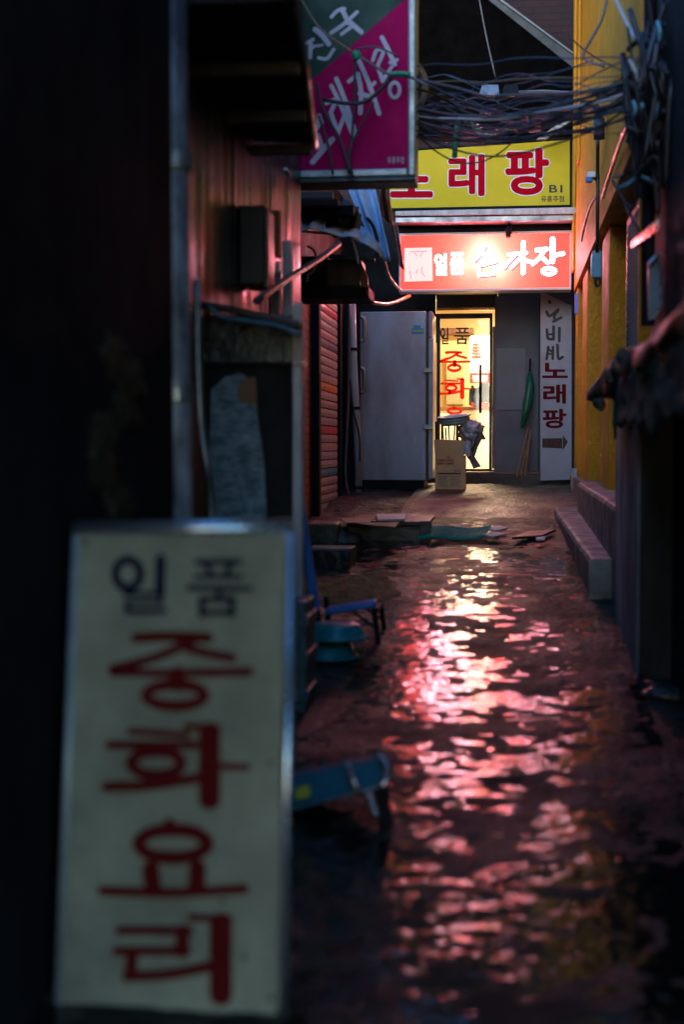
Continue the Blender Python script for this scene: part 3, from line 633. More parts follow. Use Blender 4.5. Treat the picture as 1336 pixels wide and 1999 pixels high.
# meter box
t = thing('meter_box', 'black utility box mounted on the pink-lit metal sheeting', 'box', P(490, 560, 6.9))
MB().slab(466, 400, 516, 556, 6.9, .3).build('case', 'black_plastic', t, bevel=.01)
MB().slab(445, 404, 464, 556, 6.92, .25).build('side_panel', 'teal_crate', t, bevel=.01)
MB().slab(517, 405, 523, 560, 6.9, .05).build('pipe', 'moss_stone', t)
MB().slab(527, 410, 545, 500, 7.4, .1).build('board', 'orange_wood', t, bevel=.006)
t = thing('conduit_box', 'small white junction box with pale conduit beside the black utility box', 'box', P(535, 600, 7.3))
MB().slab(527, 510, 546, 530, 7.3, .1).build('cover', 'white_vinyl', t, bevel=.005)
MB().slab(530, 530, 545, 612, 7.32, .08).build('trunking', 'grey_sheet', t, bevel=.005)
tag(MB().slab(551, 470, 569, 625, 7.7, .06).build('metal_strip', 'pale_cloth', bevel=.006), 'tall pale metal strip hanging left of the dark shelf box', 'panel')

# dark awning frame overhead, left
t = thing('overhead_awning', 'dark awning frame jutting out overhead from the left buildings', 'awning', P(480, 290, 6.5))
A0, A1, A2 = P(572, -30, 4.9), P(600, 150, 6.2), P(616, 288, 7.4)
def aw(u, v):
    p = A0.lerp(A2, v); return (p.x-(1-u)*.85, p.y, p.z+.03+.05*(1-u))
MB().grid(aw, 6, 12).build('roof_sheet', 'dark_wall', t, solid=.02)
MB().tube([A0, A1+Vector((0,0,.0)), A2], .016, 10).build('edge_pipe', 'galvanised', t, smooth=True)
for v in (.02, .38, .70, .98):
    p = A0.lerp(A2, v); MB().box(p.x-.75, p.x-.02, p.y-.03, p.y+.03, p.z-.045, p.z+.005).build('crossbeam', 'beam_dark' if v > .3 else 'dark_wall', t, bevel=.004)
for k in range(5):
    p = A0.lerp(A2, .45+.12*k); q = Vector((p.x-.2-.11*k, p.y, p.z-.02))
tag(MB().tube([P(526, 300, 8.2), P(541, 312, 8.2), P(556, 296, 8.2)], .02, 8, 4).build('pipe_elbow', 'galvanised', smooth=True), 'small shiny pipe elbow under the dark awning frame', 'pipe')
tag(MB().slab(536, 327, 561, 334, 8.3, .15).build('metal_shelf', 'white_vinyl', bevel=.004), 'tiny white metal shelf beside the magenta sign', 'shelf')

# cluttered canopy further back at left
t = thing('ragged_canopy', 'ragged little canopy of grey beams below the magenta sign', 'awning', P(600, 400, 10.5))
MB().slab(530, 352, 665, 368, 10.4, .06).build('beam', 'awning_beam', t, bevel=.004)
MB().slab(530, 374, 650, 388, 10.6, .06).build('beam', 'awning_beam', t, bevel=.004)
MB().slab(535, 389, 660, 402, 10.8, .4).build('beam', 'brown_frame', t, bevel=.004)
MB().slab(530, 402, 690, 420, 10.9, .5).build('roof_board', 'black_metal', t)
MB().tube([P(520,300,10.5), P(530,420,10.5), P(532,470,10.5)], .02).build('post', 'black_metal', t)
def sheetpx(quad, Y, sagz=.02, amp=.05, nu=14, nv=14, freq=5, seed=0, tip=0.0):
    (a, b_, c, d) = quad; mb = MB()
    def fn(u, v):
        x = (a[0]*(1-u)+b_[0]*u)*(1-v)+(d[0]*(1-u)+c[0]*u)*v; y = (a[1]*(1-u)+b_[1]*u)*(1-v)+(d[1]*(1-u)+c[1]*u)*v
        return P(x+2*noise.noise(Vector((u*3, v*3, seed))), y+2*noise.noise(Vector((u*3, v*3, seed+5))), Y+(.5-v)*tip) + Vector((0, amp*math.sin(u*freq*2+v*1.3+seed)+amp*.8*noise.noise(Vector((u*freq, v*3, seed))), 0))
    return mb.grid(fn, nu, nv)
tag(sheetpx(((672,350),(730,350),(764,512),(735,500)), 11.6, amp=.08, tip=.9).build('blue_tarp', 'tarp_blue', smooth=True, solid=.006), 'pale blue tarp hanging down beside the rust coloured cloth', 'tarp')
tag(sheetpx(((690,440),(735,445),(738,492),(672,455)), 11.3, amp=.05, seed=3, tip=.8).build('blue_tarp', 'tarp_blue', smooth=True, solid=.006), 'smaller blue tarp corner folded under the hanging pale blue tarp', 'tarp')
tag(sheetpx(((734,348),(758,352),(768,440),(748,425)), 12.0, amp=.08, seed=2).build('rust_cloth', 'tarp_rust', smooth=True, solid=.008), 'rust brown cloth hanging beside the yellow sign', 'cloth')
tag(sheetpx(((764,428),(774,436),(792,530),(778,515)), 12.2, amp=.06, nv=20, seed=6).build('plastic_wrap', 'clear_plastic', smooth=True, solid=.006), 'crinkled clear plastic lit pink next to the glowing red sign', 'plastic')
tag(sheetpx(((600,410),(636,414),(634,448),(575,450)), 11.0, amp=.05, seed=4, tip=.6).build('pale_flap', 'pale_cloth', smooth=True, solid=.006), 'pale grey fabric flap with folds under the ragged canopy', 'cloth')
tag(sheetpx(((638,440),(700,448),(702,468),(625,452)), 10.9, amp=.04, seed=8, tip=.5).build('pale_flap', 'pale_cloth', smooth=True, solid=.006), 'low wrinkled fabric flap next to the larger pale flap', 'cloth')
tag(MB().tube([P(574,450,10.9), P(640,456,10.9), P(680,462,10.9), P(694,485,10.9), P(700,515,10.9)], .010, 8, 5).build('white_cord', 'cable_white', smooth=True), 'white cord edging the pale fabric flaps', 'cord')  # white cord along the flap edges
tag(MB().blob(P(668, 428, 11.2), (.14, .12, .13), .5, 3, 20, 14, 2).build('dark_bundle', 'black_rubber', smooth=True), 'dark lumpy bundle of bags tied under the magenta sign', 'bundle')
tag(MB().prism([P(690,445,11.1), P(700,415,11.1), P(706,418,11.1), P(697,450,11.1)], (0,.06,0)).build('wood_stick', 'orange_wood', bevel=.003), 'short orange wooden stick poking from the dark bundle', 'stick')
t = thing('hanging_shelf_box', 'dark rust brown box shelf hanging over the roller shutter', 'box', P(655, 580, 11.4))
MB().slab(572, 560, 720, 582, 11.3, .5).build('bottom', 'black_metal', t, bevel=.006)
MB().slab(640, 505, 704, 558, 11.5, .4).build('panel', 'rust_box', t, bevel=.006)
MB().slab(575, 500, 640, 558, 11.55, .4).build('panel', 'black_metal', t, bevel=.006)
MB().prism([P(700,500,11.3), P(718,540,11.3), P(720,578,11.3), P(706,570,11.3)], (0,.05,0)).build('side_plate', 'tarp_rust', t, bevel=.004)
tag(MB().tube([P(642,500,11.1), P(732,508,11.1)], .020, 10).build('metal_rod', 'blue_louvre', smooth=True), 'short pale blue metal rod lying across the dark hanging box', 'rod')
tag(MB().tube([P(500,588,6.6), P(560,545,7.4), P(620,508,8.5), P(662,476,9.8)], .018, 10, 6).build('thick_hose', 'cable_blue', smooth=True), 'thick blue hose slanting up across the left side clutter', 'hose')
tag(MB().tube([P(735,470,11.2), P(748,500,11.2), P(758,535,11.6), P(772,556,12.4), P(784,568,14)], .013, 8, 6).build('white_cord', 'cable_white', smooth=True), 'white cord running from the blue tarp down to the glowing red sign', 'cord')  # white cord from the tarp to the sign
tag(MB().tube([P(716,425,11.2), P(728,440,11.2), P(737,470,11.2), P(740,500,11.2)], .014, 8, 6).build('black_hanging_cord', 'black_rubber', smooth=True), 'black cord dangling in front of the blue tarp', 'cord')  # black cord hanging loose
tag(MB().tube([P(702,582,14), P(735,592,14.4), P(765,592,15), P(800,578,16)], .020, 8, 6).build('copper_pipe', 'copper', smooth=True), 'sagging copper coloured pipe above the steel fridge', 'pipe')
tag(MB().tube([P(600,480,10.8), P(614,490,10.8), P(617,510,10.8), P(612,530,10.8), P(603,535,10.8), P(600,550,10.8)], .009, 8, 5).build('tan_string', 'cable_tan', smooth=True), 'tan knotted string hanging in front of the dark box', 'string')

# roller shutter
t = thing('roller_shutter', 'faded roller shutter with red, orange and blue slats on the left wall', 'shutter', (-1.84, 13.95, .7))
n_s = 26; zb_, zt_ = .74, 2.92
mat('slat_pink', (.40,.36,.35), .5, var=.3, scale=6, bump=.1); mat('slat_red', (.50,.06,.07), .5, var=.3, scale=6, bump=.1); mat('slat_blue', (.07,.30,.42), .5, var=.3, bump=.1); mat('slat_orange', (.60,.25,.03), .5, var=.3, bump=.1); mat('slat_grey', (.14,.18,.24), .5, var=.3, bump=.1)
for i in range(n_s):
    z = zb_+(zt_-zb_)*i/n_s; h = (zt_-zb_)/n_s
    cm = {4:'slat_blue', 9:'slat_red', 14:'slat_orange', 19:'slat_grey', 23:'slat_red'}.get(i, 'slat_pink')
    if i == 8: cm = 'slat_pink'
    MB().prism([(-1.83, 13.21, z+.002), (-1.809, 13.21, z+h*.06), (-1.804, 13.21, z+h*.5), (-1.809, 13.21, z+h*.9), (-1.83, 13.21, z+h-.004)], (0, 1.5, 0)).build('slat', cm, t)
# pipes next to the fridge
t = thing('downpipe', 'white plastic downpipe standing left of the steel fridge', 'pipe', P(697, 975, 15.2))
MB().tube([P(687, 570, 15.2), P(690, 700, 15.2), P(698, 850, 15.2), P(701, 976, 15.2)], .042, 14).build('pipe', 'pipe_white', t, smooth=True)
for y in (682, 797, 952): MB().tube([P(690+(y-680)*.035, y-3, 15.2), P(690+(y-680)*.035, y+3, 15.2)], .052, 14).build('clamp', 'black_metal', t)
tag(MB().tube([P(683, 590, 15.1), P(681, 760, 15.1), P(677, 860, 15.1), P(675, 930, 15.1), P(684, 982, 15.1)], .015, 8, 5).build('grey_cable', 'cable_grey', smooth=True), 'grey cable running down left of the white downpipe', 'cable')
tag(MB().tube([P(684, 740, 15.0), P(690, 800, 15.0), P(702, 850, 15.0), P(703, 900, 15.0)], .010, 8, 5).build('black_cable', 'cable_dark', smooth=True), 'black cable looping across the white downpipe', 'cable')
for y, lab in ((640, 'upper pale metal bracket between the downpipe and the fridge'), (740, 'lower pale metal bracket between the downpipe and the fridge')):
    tag(MB().tube([P(703,y-22,15.6), P(711,y-16,15.6), P(711,y+22,15.6), P(703,y+26,15.6)], .022, 8, 3).build('wall_bracket', 'moss_stone' if 0 else 'galvanised', smooth=True), lab, 'bracket', 'brackets beside the fridge')

# fridge
Yf = 15.9
t = thing('steel_fridge', 'tall grey steel fridge standing side-on left of the glass door', 'fridge', P(770, 965, Yf))
f0, f1, f2 = P(703, 780, Yf).x, P(832, 780, Yf).x, P(846, 780, Yf).x
zt2, zb2 = P(770, 608, Yf).z, P(770, 938, Yf).z
MB().box(f0, f1, Yf, Yf+.75, zb2, zt2).build('body', 'fridge_paint', t, bevel=.012)
MB().box(f1, f1+.03, Yf+.02, Yf+.73, zb2, zt2-.01).build('door_gasket', 'black_rubber', t)
dr = MB().box(f1+.03, f2, Yf+.0, Yf+.75, zb2+.02, zt2-.30).build('door', 'fridge_paint', t, bevel=.008)
MB().box(f1+.03, f2-.01, Yf+.01, Yf+.75, zt2-.29, zt2).build('top_panel', 'fridge_door', t, bevel=.008)
for py in (722, 833): MB().slab(826, py-4, 846, py+5, Yf-.03, .05).build('hinge', 'galvanised', t, bevel=.004)
mb = MB().box(f0+.03, f1-.02, Yf+.03, Yf+.7, gz(Yf)-.02, zb2-.0); mb.build('plinth', 'black_metal', t)
MB().slab(804, 641, 828, 652, Yf-.004, .003).build('sticker', 'sticker_blue', t)
MB().slab(808, 635, 822, 641, Yf-.004, .003).build('sticker', 'sticker_blue', t)
MB().slab(805, 644, 827, 648, Yf-.006, .0015).build('sticker', 'sticker_yellow', t)
# carton
Yc = 15.5
t = thing('cardboard_carton', 'tan cardboard carton with red print and open flap in front of the door', 'box', PG(880, 965))
MB().slab(850, 889, 909, 965, Yc, .30).build('body', 'kraft', t, bevel=.004)
MB().prism([P(848,858,Yc-.02), P(850,890,Yc-.003), P(907,890,Yc-.003), P(905,859,Yc-.02)], (0,.006,0)).build('flap', 'kraft', t)
for (a, b_, c, d), mm in (((851,955,908,960),'box_print_red'), ((851,962,908,964),'box_print_red'), ((856,923,900,926),'box_print_dark'), ((873,888,880,896),'box_print_orange')):
    MB().slab(a, b_, c, d, Yc-.003, .002).build('print', mm, t)
pc = Plane(P(850, 890, Yc-.002), P(910, 890, Yc-.002), P(850, 960, Yc-.002)); mb = MB()
random.seed(3)
for row in range(2):
    x = 854
    while x < 886:
        wd = random.uniform(1.2, 2.6); mb.add([pc.at(x, 897+row*6-random.uniform(0,1.2), .001), pc.at(x+wd, 897+row*6, .001), pc.at(x+wd, 901+row*6, .001), pc.at(x, 901+row*6+random.uniform(0,.8), .001)], [(0,3,2,1)]); x += wd+random.choice((.6,.6,1.6))
mb.build('print', 'box_print_red', t); mb = MB(); font(mb, pc, '조미', (887, 916, 900, 922), .01); mb.build('print', 'box_print_dark', t); mb = MB()
for row in range(7):
    for c0, c1 in ((856, 875), (879, 899)):
        x = c0
        while x < c1-2*(row % 3):
            wd = random.uniform(.9, 2.2); y = 929+row*3.2; mb.add([pc.at(x, y, .001), pc.at(x+wd, y, .001), pc.at(x+wd, y+1.6, .001), pc.at(x, y+1.6, .001)], [(0,3,2,1)]); x += wd+.6
mb.build('print', 'box_print_grey', t)
for i in range(9):
    px = 852+i*5.5; tag(MB().tube([P(px, 895, Yc+.1), P(px+random.uniform(-4, 4), 822+random.uniform(0, 14), Yc+.12+.02*(i % 3))], .009, 6).build('stick', ('black_metal','orange_wood','black_metal','brown_paper')[i % 4]), 'thin stick standing upright in the cardboard carton', 'stick', 'sticks standing in the carton')
t = thing('grey_basket', 'round grey woven basket resting on top of the carton sticks', 'basket', P(890, 830, Yc+.1))
c = P(889, 829, Yc+.13); tilt = Matrix.Rotation(R(-6), 3, 'Y') @ Matrix.Rotation(R(6), 3, 'X')
mb = MB(); prof = [(.13,0),(.15,.02),(.155,.05),(.165,.085),(.175,.09),(.168,.10),(.14,.095),(.12,.07)]
mb.lathe((0,0,0), prof, 40); mb.v = [c+tilt@v for v in mb.v]; mb.build('bowl', 'basket_grey', t, smooth=True)
for z, r in ((.03,.158),(.055,.164),(.09,.178)):
    mb = MB(); mb.tube([c+tilt@Vector((r*math.cos(a*math.pi/18), r*math.sin(a*math.pi/18), z+.006*(a % 2))) for a in range(37)], .008, 6); mb.build('weave_ring', 'basket_grey', t, smooth=True)
tag(MB().blob(P(921, 845, Yc+.1), (.13,.10,.13), .42, 3.5, 40, 30, 1).build('foil_bag', 'foil', smooth=True), 'crumpled shiny grey bag bulging from the right side of the carton', 'bag')
tag(sheetpx(((920,858),(944,846),(922,905),(908,885)), Yc+.02, amp=.05, seed=5, freq=7).build('plastic_bag', 'foil', smooth=False, solid=.004), 'grey plastic bag tail hanging over the carton edge', 'bag')
tag(sheetpx(((905,862),(921,862),(921,892),(905,888)), Yc-.03, amp=.03, seed=9).build('white_paper', 'paper', smooth=True, solid=.003), 'white paper scrap hanging at the carton corner', 'paper')
tag(MB().prism([P(912,888,Yc+.02), P(924,886,Yc+.02), P(940,911,Yc+.02), P(925,915,Yc+.02)], (0,.02,0)).build('card_strip', 'grey_sheet'), 'pale grey card strip leaning out beside the carton', 'card')
# folded green umbrella and sticks by the grey panel
t = thing('green_umbrella', 'folded green umbrella leaning beside the grey panel', 'umbrella', P(1020, 932, 17.0))
mb = MB(); mb.tube([P(1035,726,17.15), P(1036,752,17.12), P(1030,790,17.08), P(1020,835,17.02)], [.02,.05,.055,.02], 10); mb.build('canopy', 'umbrella_green', t, smooth=True)
MB().tube([P(1035,726,17.15), P(1036,700,17.16)], .012).build('tip', 'black_metal', t)
for k, (a, b_, c, d) in enumerate(((1010,931,1032,835), (1018,930,1036,850), (1026,930,1037,840))):
    tag(MB().tube([P(a, b_, 16.95), P(c, d, 17.1)], .014, 8).build('wooden_stick', 'orange_wood'), ('left', 'middle', 'right')[k]+'most brown stick leaning under the green umbrella', 'stick', 'sticks leaning by the grey panel')

# ================================================================== RIGHT SIDE
t = thing('concrete_steps', 'two worn concrete steps along the yellow building', 'steps', (.6, 11, .6))
def wob(mb, amp=.006, f=2.0):
    mb.v = [v+Vector((noise.noise(v*f), noise.noise(v*f+Vector((7,0,0))), noise.noise(v*f+Vector((0,9,0)))))*amp for v in mb.v]; return mb
def stepblock(x0n, x0f, x1, yn, yf, ztn, ztf, nseg=30):
    mb = MB()
    prof = lambda x0, zt: [(x0+.01, -1), (x0, zt-.03), (x0+.012, zt-.008), (x0+.035, zt), ((x0+x1)/2, zt), (x1, zt), (x1, -1)]
    n_ = 7; o = 0
    for j in range(nseg+1):
        u = j/nseg; y = yn+(yf-yn)*u; x0 = x0n+(x0f-x0n)*u; zt = ztn+(ztf-ztn)*u
        for (x, z) in prof(x0, zt): mb.v.append(Vector((x, y, gz(y)-.1 if z == -1 else z)))
    for j in range(nseg):
        for i in range(n_-1): a = j*n_+i; mb.f.append([a, a+1, a+n_+1, a+n_])
    mb.f.append(list(range(n_))); mb.f.append([nseg*n_+i for i in range(n_)][::-1]); return wob(mb)
stepblock(.47, .385, .64, 8.75, 14.3, .70, .80).build('lower_step', 'concrete', t)
stepblock(.60, .60, 1.0, 8.35, 13.3, 1.035, 1.045).build('upper_step', 'concrete', t)
MB().box(.655, 1.0, 13.31, 16.25, .5, 1.04).build('landing', 'concrete', t, bevel=.01)
tag(MB().slab(1118, 915, 1127, 965, 15.6, .15).build('white_post', 'white_paint', bevel=.005), 'short white painted post at the foot of the yellow wall', 'post')
tag(MB().box(.652, .69, 15.3, 15.36, P(1131,612,15.3).z, P(1131,572,15.3).z).build('blue_notice', 'blue_notice', bevel=.003), 'narrow bluish notice plate on the edge of the yellow wall', 'sign')
# concrete wall and boards nearest right
t = thing('low_concrete_wall', 'grey streaked concrete wall end at the right of the alley', 'wall', (.65, 7.5, .4))
MB().box(.593, .735, 6.8, 8.3, .1, 1.72).build('wall', 'concrete_wall', t, bevel=.01)
t = thing('dark_board_hoarding', 'dark board hoarding facing the alley mouth under the draped lean-to', 'fence', (1.0, 6.72, .3))
for i in range(5):
    x = .600+i*.2; MB().box(x, x+.196, 6.70+.012*(i % 2), 6.79, gz(6.7)-.1, 1.70).build('board', 'dark_board', t, bevel=.004)
tag(MB().blob((.80, 6.5, gz(6.5)), (.26,.16,.05), .5, 3, 24, 10, 4).build('rubble_ridge', 'black_stone', smooth=True), 'low dark ridge of rubble at the foot of the dark boards', 'rubble')
t = thing('draped_lean_to', 'lumpy dark tarpaulin draped over the lean-to edge on the right', 'tarp', (.6, 6, 1.75))
def tarp(u, v):
    y = 8.55-u*5.6; s_ = v
    nz_ = noise.noise(Vector((y*2.2, v*3, 1)))*.04+noise.noise(Vector((y*6, v*5, 4)))*.012
    top = 1.80+.02*math.sin(y*2); dip = max(0, 1-u*14)
    if s_ < .45: x = .95-(.95-.50)*(s_/.45); z = top+.04*math.sin(s_/.45*math.pi)
    else:
        k = (s_-.45)/.55; x = .50-.035*math.sin(k*3.0)+k*.06; z = top-.0-.075*math.sin(k*1.57)-k*(.03+.02*math.sin(y*5)+.012*math.sin(y*13))
    return (x+nz_*.6-.05*dip*(v > .3), y, z+nz_-.06*dip)
MB().grid(tarp, 150, 40).build('sheet', 'tarp_dark', t, smooth=True, solid=.008)
def gtarp(u, v):
    y = 7.0-u*3.2; return (.515+.02*noise.noise(Vector((y*5, v*4, 0))), y, 1.72-.05*v-v*(.20+.10*noise.noise(Vector((y*2.5, 0, 5)))))
MB().grid(gtarp, 60, 8).build('green_sheet', 'tarp_green', t, smooth=True, solid=.006)
def gtarp2(u, v):
    y = 7.6-u*.45; return (.53+.02*noise.noise(Vector((y*9, v*4, 0))), y, 1.68-v*.26*(1-.5*u))
MB().grid(gtarp2, 12, 8).build('green_sheet', 'tarp_green', t, smooth=True, solid=.006)
for i, (u, z) in enumerate(((.03, 1.64), (.07, 1.62), (.3, 1.76), (.36, 1.79), (.22, 1.74))):
    MB().blob((.49, 8.5-u*5.6, z), (.03,.03,.035), .5, 3, 10, 8, i).build('tied_knot', 'tarp_dark', t, smooth=True)
# small items on right walls
t = thing('blue_utility_box', 'small pale blue utility box mounted on the yellow pilaster', 'box', P(1165, 540, 11.2))
bx_ = P(1166, 520, 11.2)
MB().slab(1157, 489, 1177, 542, 11.2, .07).build('case', 'blue_box', t, bevel=.012)
MB().slab(1155, 500, 1158, 536, 11.21, .05).build('edge', 'white_vinyl', t)
MB().tube([P(1166,541,11.23), P(1163,550,11.23), P(1166,558,11.23), P(1172,554,11.23), P(1172,541,11.23)], .010, 8, 4).build('cable_loop', 'black_rubber', t, smooth=True)
tag(MB().tube([P(1168,270,11.0), P(1168,340,11.1), P(1168,400,11.1), P(1167,492,11.2)], .014, 8, 4).build('black_cable', 'cable_dark', smooth=True), 'black cable dropping down the yellow wall to the blue box', 'cable')
t = thing('cable_sleeve', 'thick black cable sleeve curving down the yellow wall', 'cable', P(1170, 270, 10.6))
MB().tube([P(1140,205,10.2), P(1160,205,10.5), P(1170,228,10.7), P(1171,248,10.7)], .03, 10, 5).build('bend', 'black_rubber', t, smooth=True)
MB().tube([P(1171,230,10.65), P(1171,272,10.7)], .042, 10).build('sleeve', 'cable_blue', t, smooth=True)
t = thing('camera_bracket', 'small blue and white camera on the yellow wall', 'camera', P(1155, 350, 11.5))
MB().slab(1147, 334, 1164, 346, 11.5, .1).build('body', 'white_vinyl', t, bevel=.008)
MB().slab(1145, 345, 1158, 355, 11.5, .06).build('lens', 'blue_vinyl', t, bevel=.008)
MB().tube([P(1162,348,11.55), P(1176,352,11.7)], .015).build('arm', 'black_metal', t)
t = thing('small_pink_awning', 'little slanted awning edge lit pink on the right wall', 'awning', P(1262, 460, 7.3))
MB().hexa([P(1233,486,7.6), P(1238,486,7.6), P(1288,450,6.4), P(1283,450,6.4), P(1233,470,7.6), P(1240,466,7.6), P(1290,428,6.4), P(1284,428,6.4)]).build('edge', 'chrome_edge', t, bevel=.004)
MB().tube([P(1240,478,7.6), P(1262,474,7.6)], .012).build('bracket', 'black_metal', t)
t = thing('metal_window_box', 'bluish metal plate box with pink lit top edge on the dark right wall', 'box', P(1282, 620, 6.9))
MB().prism([P(1266,512,7.0), P(1268,625,7.0), P(1278,622,7.0), P(1293,590,7.0), P(1291,500,7.0)], (0,.03,0)).build('plate', 'pale_cloth' if 0 else 'blue_louvre', t)
MB().tube([P(1269,516,6.98), P(1286,497,6.98)], .013).build('edge', 'chrome_edge', t)
MB().tube([P(1286,497,6.98), P(1292,530,6.98), P(1293,592,6.98), P(1278,624,6.98)], .008).build('edge', 'chrome_edge', t)
# cable post and bundle
t = thing('cable_bundle_post', 'dark post on the right wall smothered in tangled black cables', 'post', (.66, 7.4, 2.0))
MB().tube([(.68,7.4,2.0), (.68,7.4,4.3)], .035, 10).build('post', 'black_metal', t)
random.seed(11)
for i in range(46):
    c = Vector(P(random.gauss(1272, 20), random.gauss(215, 70), 7.2+random.uniform(-.2,.2)))
    pts = [c+Vector((random.gauss(0,.05), random.gauss(0,.05), random.gauss(0,.16))) for _ in range(5)]
    MB().tube(pts, random.choice((.007,.009,.012,.015)), 6, 6).build('cable_loop', random.choice(('cable_dark','cable_dark','cable_dark','black_rubber','cable_blue')), t, smooth=True)
for (a, b_, c, d, mm) in ((1247,178,1262,98,'cable_grey'),(1231,118,1245,158,'cable_white'),(1238,198,1240,225,'blue_box'),(1284,85,1268,150,'cable_grey'),(1285,42,1288,80,'blue_box'),(1252,195,1253,215,'blue_box'),(1276,240,1285,185,'blue_louvre'),(1255,345,1275,357,'blue_louvre'),(1210,368,1240,350,'blue_louvre')):
    MB().tube([P(a,b_,7.0), P((a+c)/2+3,(b_+d)/2,6.98), P(c,d,7.0)], .010, 6, 5).build('cable_end', mm, t, smooth=True)

# overhead cables
GRP = 'tangled overhead cables'
def cable(p, q, sag, r, mm, label, kink=0.0):
    p, q = Vector(p), Vector(q); pts = []
    for i in range(9):
        u = i/8; pts.append(p.lerp(q, u)+Vector((0, kink*noise.noise(Vector((u*5, p.z*9, q.z))), -sag*4*u*(1-u)+kink*noise.noise(Vector((u*4, q.z*7, p.z))))))
    tag(MB().tube(pts, r*.6, 7, 4).build('overhead_cable', mm, smooth=True), label, 'cable', GRP)
D1 = 'dark overhead cable crossing from the magenta sign to the cable post'
for (y0, y1, sag, r, mm, lab) in (
    (132, 130, .00, .007, 'cable_blue', 'straight thin bluish cable, highest of those crossing the dark gable'),
    (160, 165, .02, .007, 'cable_tan', 'thin tan cable running level just above the floodlight'),
    (150, 230, .10, .013, 'cable_grey', 'pale grey cable descending right from the magenta sign edge'),
    (205, 205, .06, .008, 'cable_blue', D1), (212, 240, .06, .011, 'cable_grey', 'pale grey cable just below the descending pale one'),
    (216, 228, .08, .008, 'cable_dark', D1), (226, 245, .07, .014, 'cable_white', 'white cable, thickest of the pale ones beside the magenta sign'),
    (236, 250, .08, .010, 'cable_grey', 'lowest pale grey cable just above the yellow sign'), (221, 180, .12, .012, 'cable_dark', D1), (240, 190, .18, .012, 'cable_dark', D1), (252, 210, .20, .010, 'cable_dark', D1), (146, 215, .16, .012, 'cable_dark', D1), (265, 205, .16, .010, 'cable_dark', D1), (230, 236, .12, .010, 'cable_dark', D1), (218, 200, .10, .009, 'cable_blue', D1)):
    cable(P(806, y0, 9.1), P(1235, y1-30+random.uniform(-48, 40), 7.5), sag, r, mm, lab, .03)
for k in range(8):
    cable(P(900+random.uniform(-60, 120), 225+random.uniform(-20, 30), 9.6), P(1240+random.uniform(-8, 12), 150+random.uniform(-40, 90), 7.5), random.uniform(.03, .14), random.choice((.006,.008,.010)), 'cable_dark', 'dark slack cable gathering into the cable post over the yellow wall', .05)
cable(P(1040, 245, 9.6), P(1242, 150, 7.5), .05, .022, 'black_rubber', 'thickest black cable rising across the yellow wall to the post')
cable(P(1085, 215, 9.3), P(1242, 165, 7.5), .03, .018, 'cable_blue', 'thick bluish cable beside the thickest black one')
cable(P(1110, 68, 14), P(1235, 145, 7.6), .04, .010, 'cable_dark', 'dark cable dropping right across the top of the yellow wall')
cable(P(815, 262, 9.1), P(1010, 268, 10), .18, .009, 'cable_dark', 'dark cable sagging over the yellow sign face')
cable(P(800, 170, 9.0), P(920, 228, 9.6), -.03, .018, 'black_rubber', 'thick black cable leaving the magenta sign at the green tie')
tag(MB().tube([P(1190,-20,9.5), P(1175,40,9.5), P(1145,95,9.4), P(1142,115,9.3), P(1180,130,9)], .009, 8, 5).build('white_wire', 'cable_grey', smooth=True), 'thin pale wire bent like a hook on the yellow wall', 'wire')
tag(MB().tube([P(1195,-20,7.6), P(1220,35,7.5), P(1243,78,7.4)], .011, 8, 4).build('white_wire', 'cable_white', smooth=True), 'pale wire descending to the top of the cable post', 'wire')
tag(MB().tube([P(935,-10,16), P(950,70,16), P(968,150,16)], .010, 8, 4).build('lamp_wire', 'cable_grey', smooth=True), 'faint wire hanging down to the floodlight', 'wire')
tag(MB().tube([P(1240,215,7.6), P(1215,270,8.6), P(1195,330,9.8), P(1178,385,10.6)], .014, 8, 5).build('wall_cable', 'cable_dark', smooth=True), 'dark cable curving down across the yellow wall from the post', 'cable')
tag(MB().tube([P(1170,375,11.2), P(1155,400,12), P(1145,430,13), P(1136,470,14)], .012, 8, 5).build('wall_cable', 'brown_frame', smooth=True), 'brown cable stapled low on the bright yellow wall', 'cable')
for k in range(16):
    cable(P(812+random.uniform(-4, 60), random.uniform(150, 285), 9.2+random.uniform(0, 1.5)), P(1215+random.uniform(-60, 40), random.uniform(110, 275), 8+random.uniform(-.4, 1.5)), random.uniform(-.03, .12), random.choice((.004, .005, .006, .007)), random.choice(('cable_dark', 'cable_grey', 'cable_blue')), 'thin stray cable in the tangle between the magenta sign and the cable post', .09)
# wires in front of the magenta sign
for pts, r, mm, lab in (
    (((583,-10),(625,55),(690,103)), .007, 'cable_tan', 'thin tan wire slanting over the green part of the magenta sign'),
    (((690,103),(760,145),(800,150),(840,170)), .009, 'cable_grey', 'grey wire from the green tie to the right edge of the magenta sign'),
    (((693,112),(692,200),(686,280),(678,330)), .008, 'cable_dark', 'dark vertical wire down the middle of the magenta sign'),
    (((618,160),(632,215),(665,275),(684,340)), .010, 'cable_dark', 'dark wire curving down the lower left of the magenta sign'),
    (((632,195),(680,202),(720,195),(765,152)), .013, 'black_rubber', 'thick black cable looping sideways across the magenta sign'),
    (((730,200),(700,255),(680,300),(690,345)), .007, 'cable_dark', 'thin dark wire slanting down to the base of the magenta sign'),
    (((622,225),(640,280),(650,340)), .008, 'cable_dark', 'dark wire at the lower left corner of the magenta sign'),
    (((695,96),(735,92),(778,110)), .006, 'cable_blue', 'thin bluish wire arching right of the green tie')):
    tag(MB().tube([P(x, y, Ym-.16) for x, y in pts], r, 7, 6).build('sign_wire', mm, smooth=True), lab, 'wire', 'wires crossing the magenta sign')
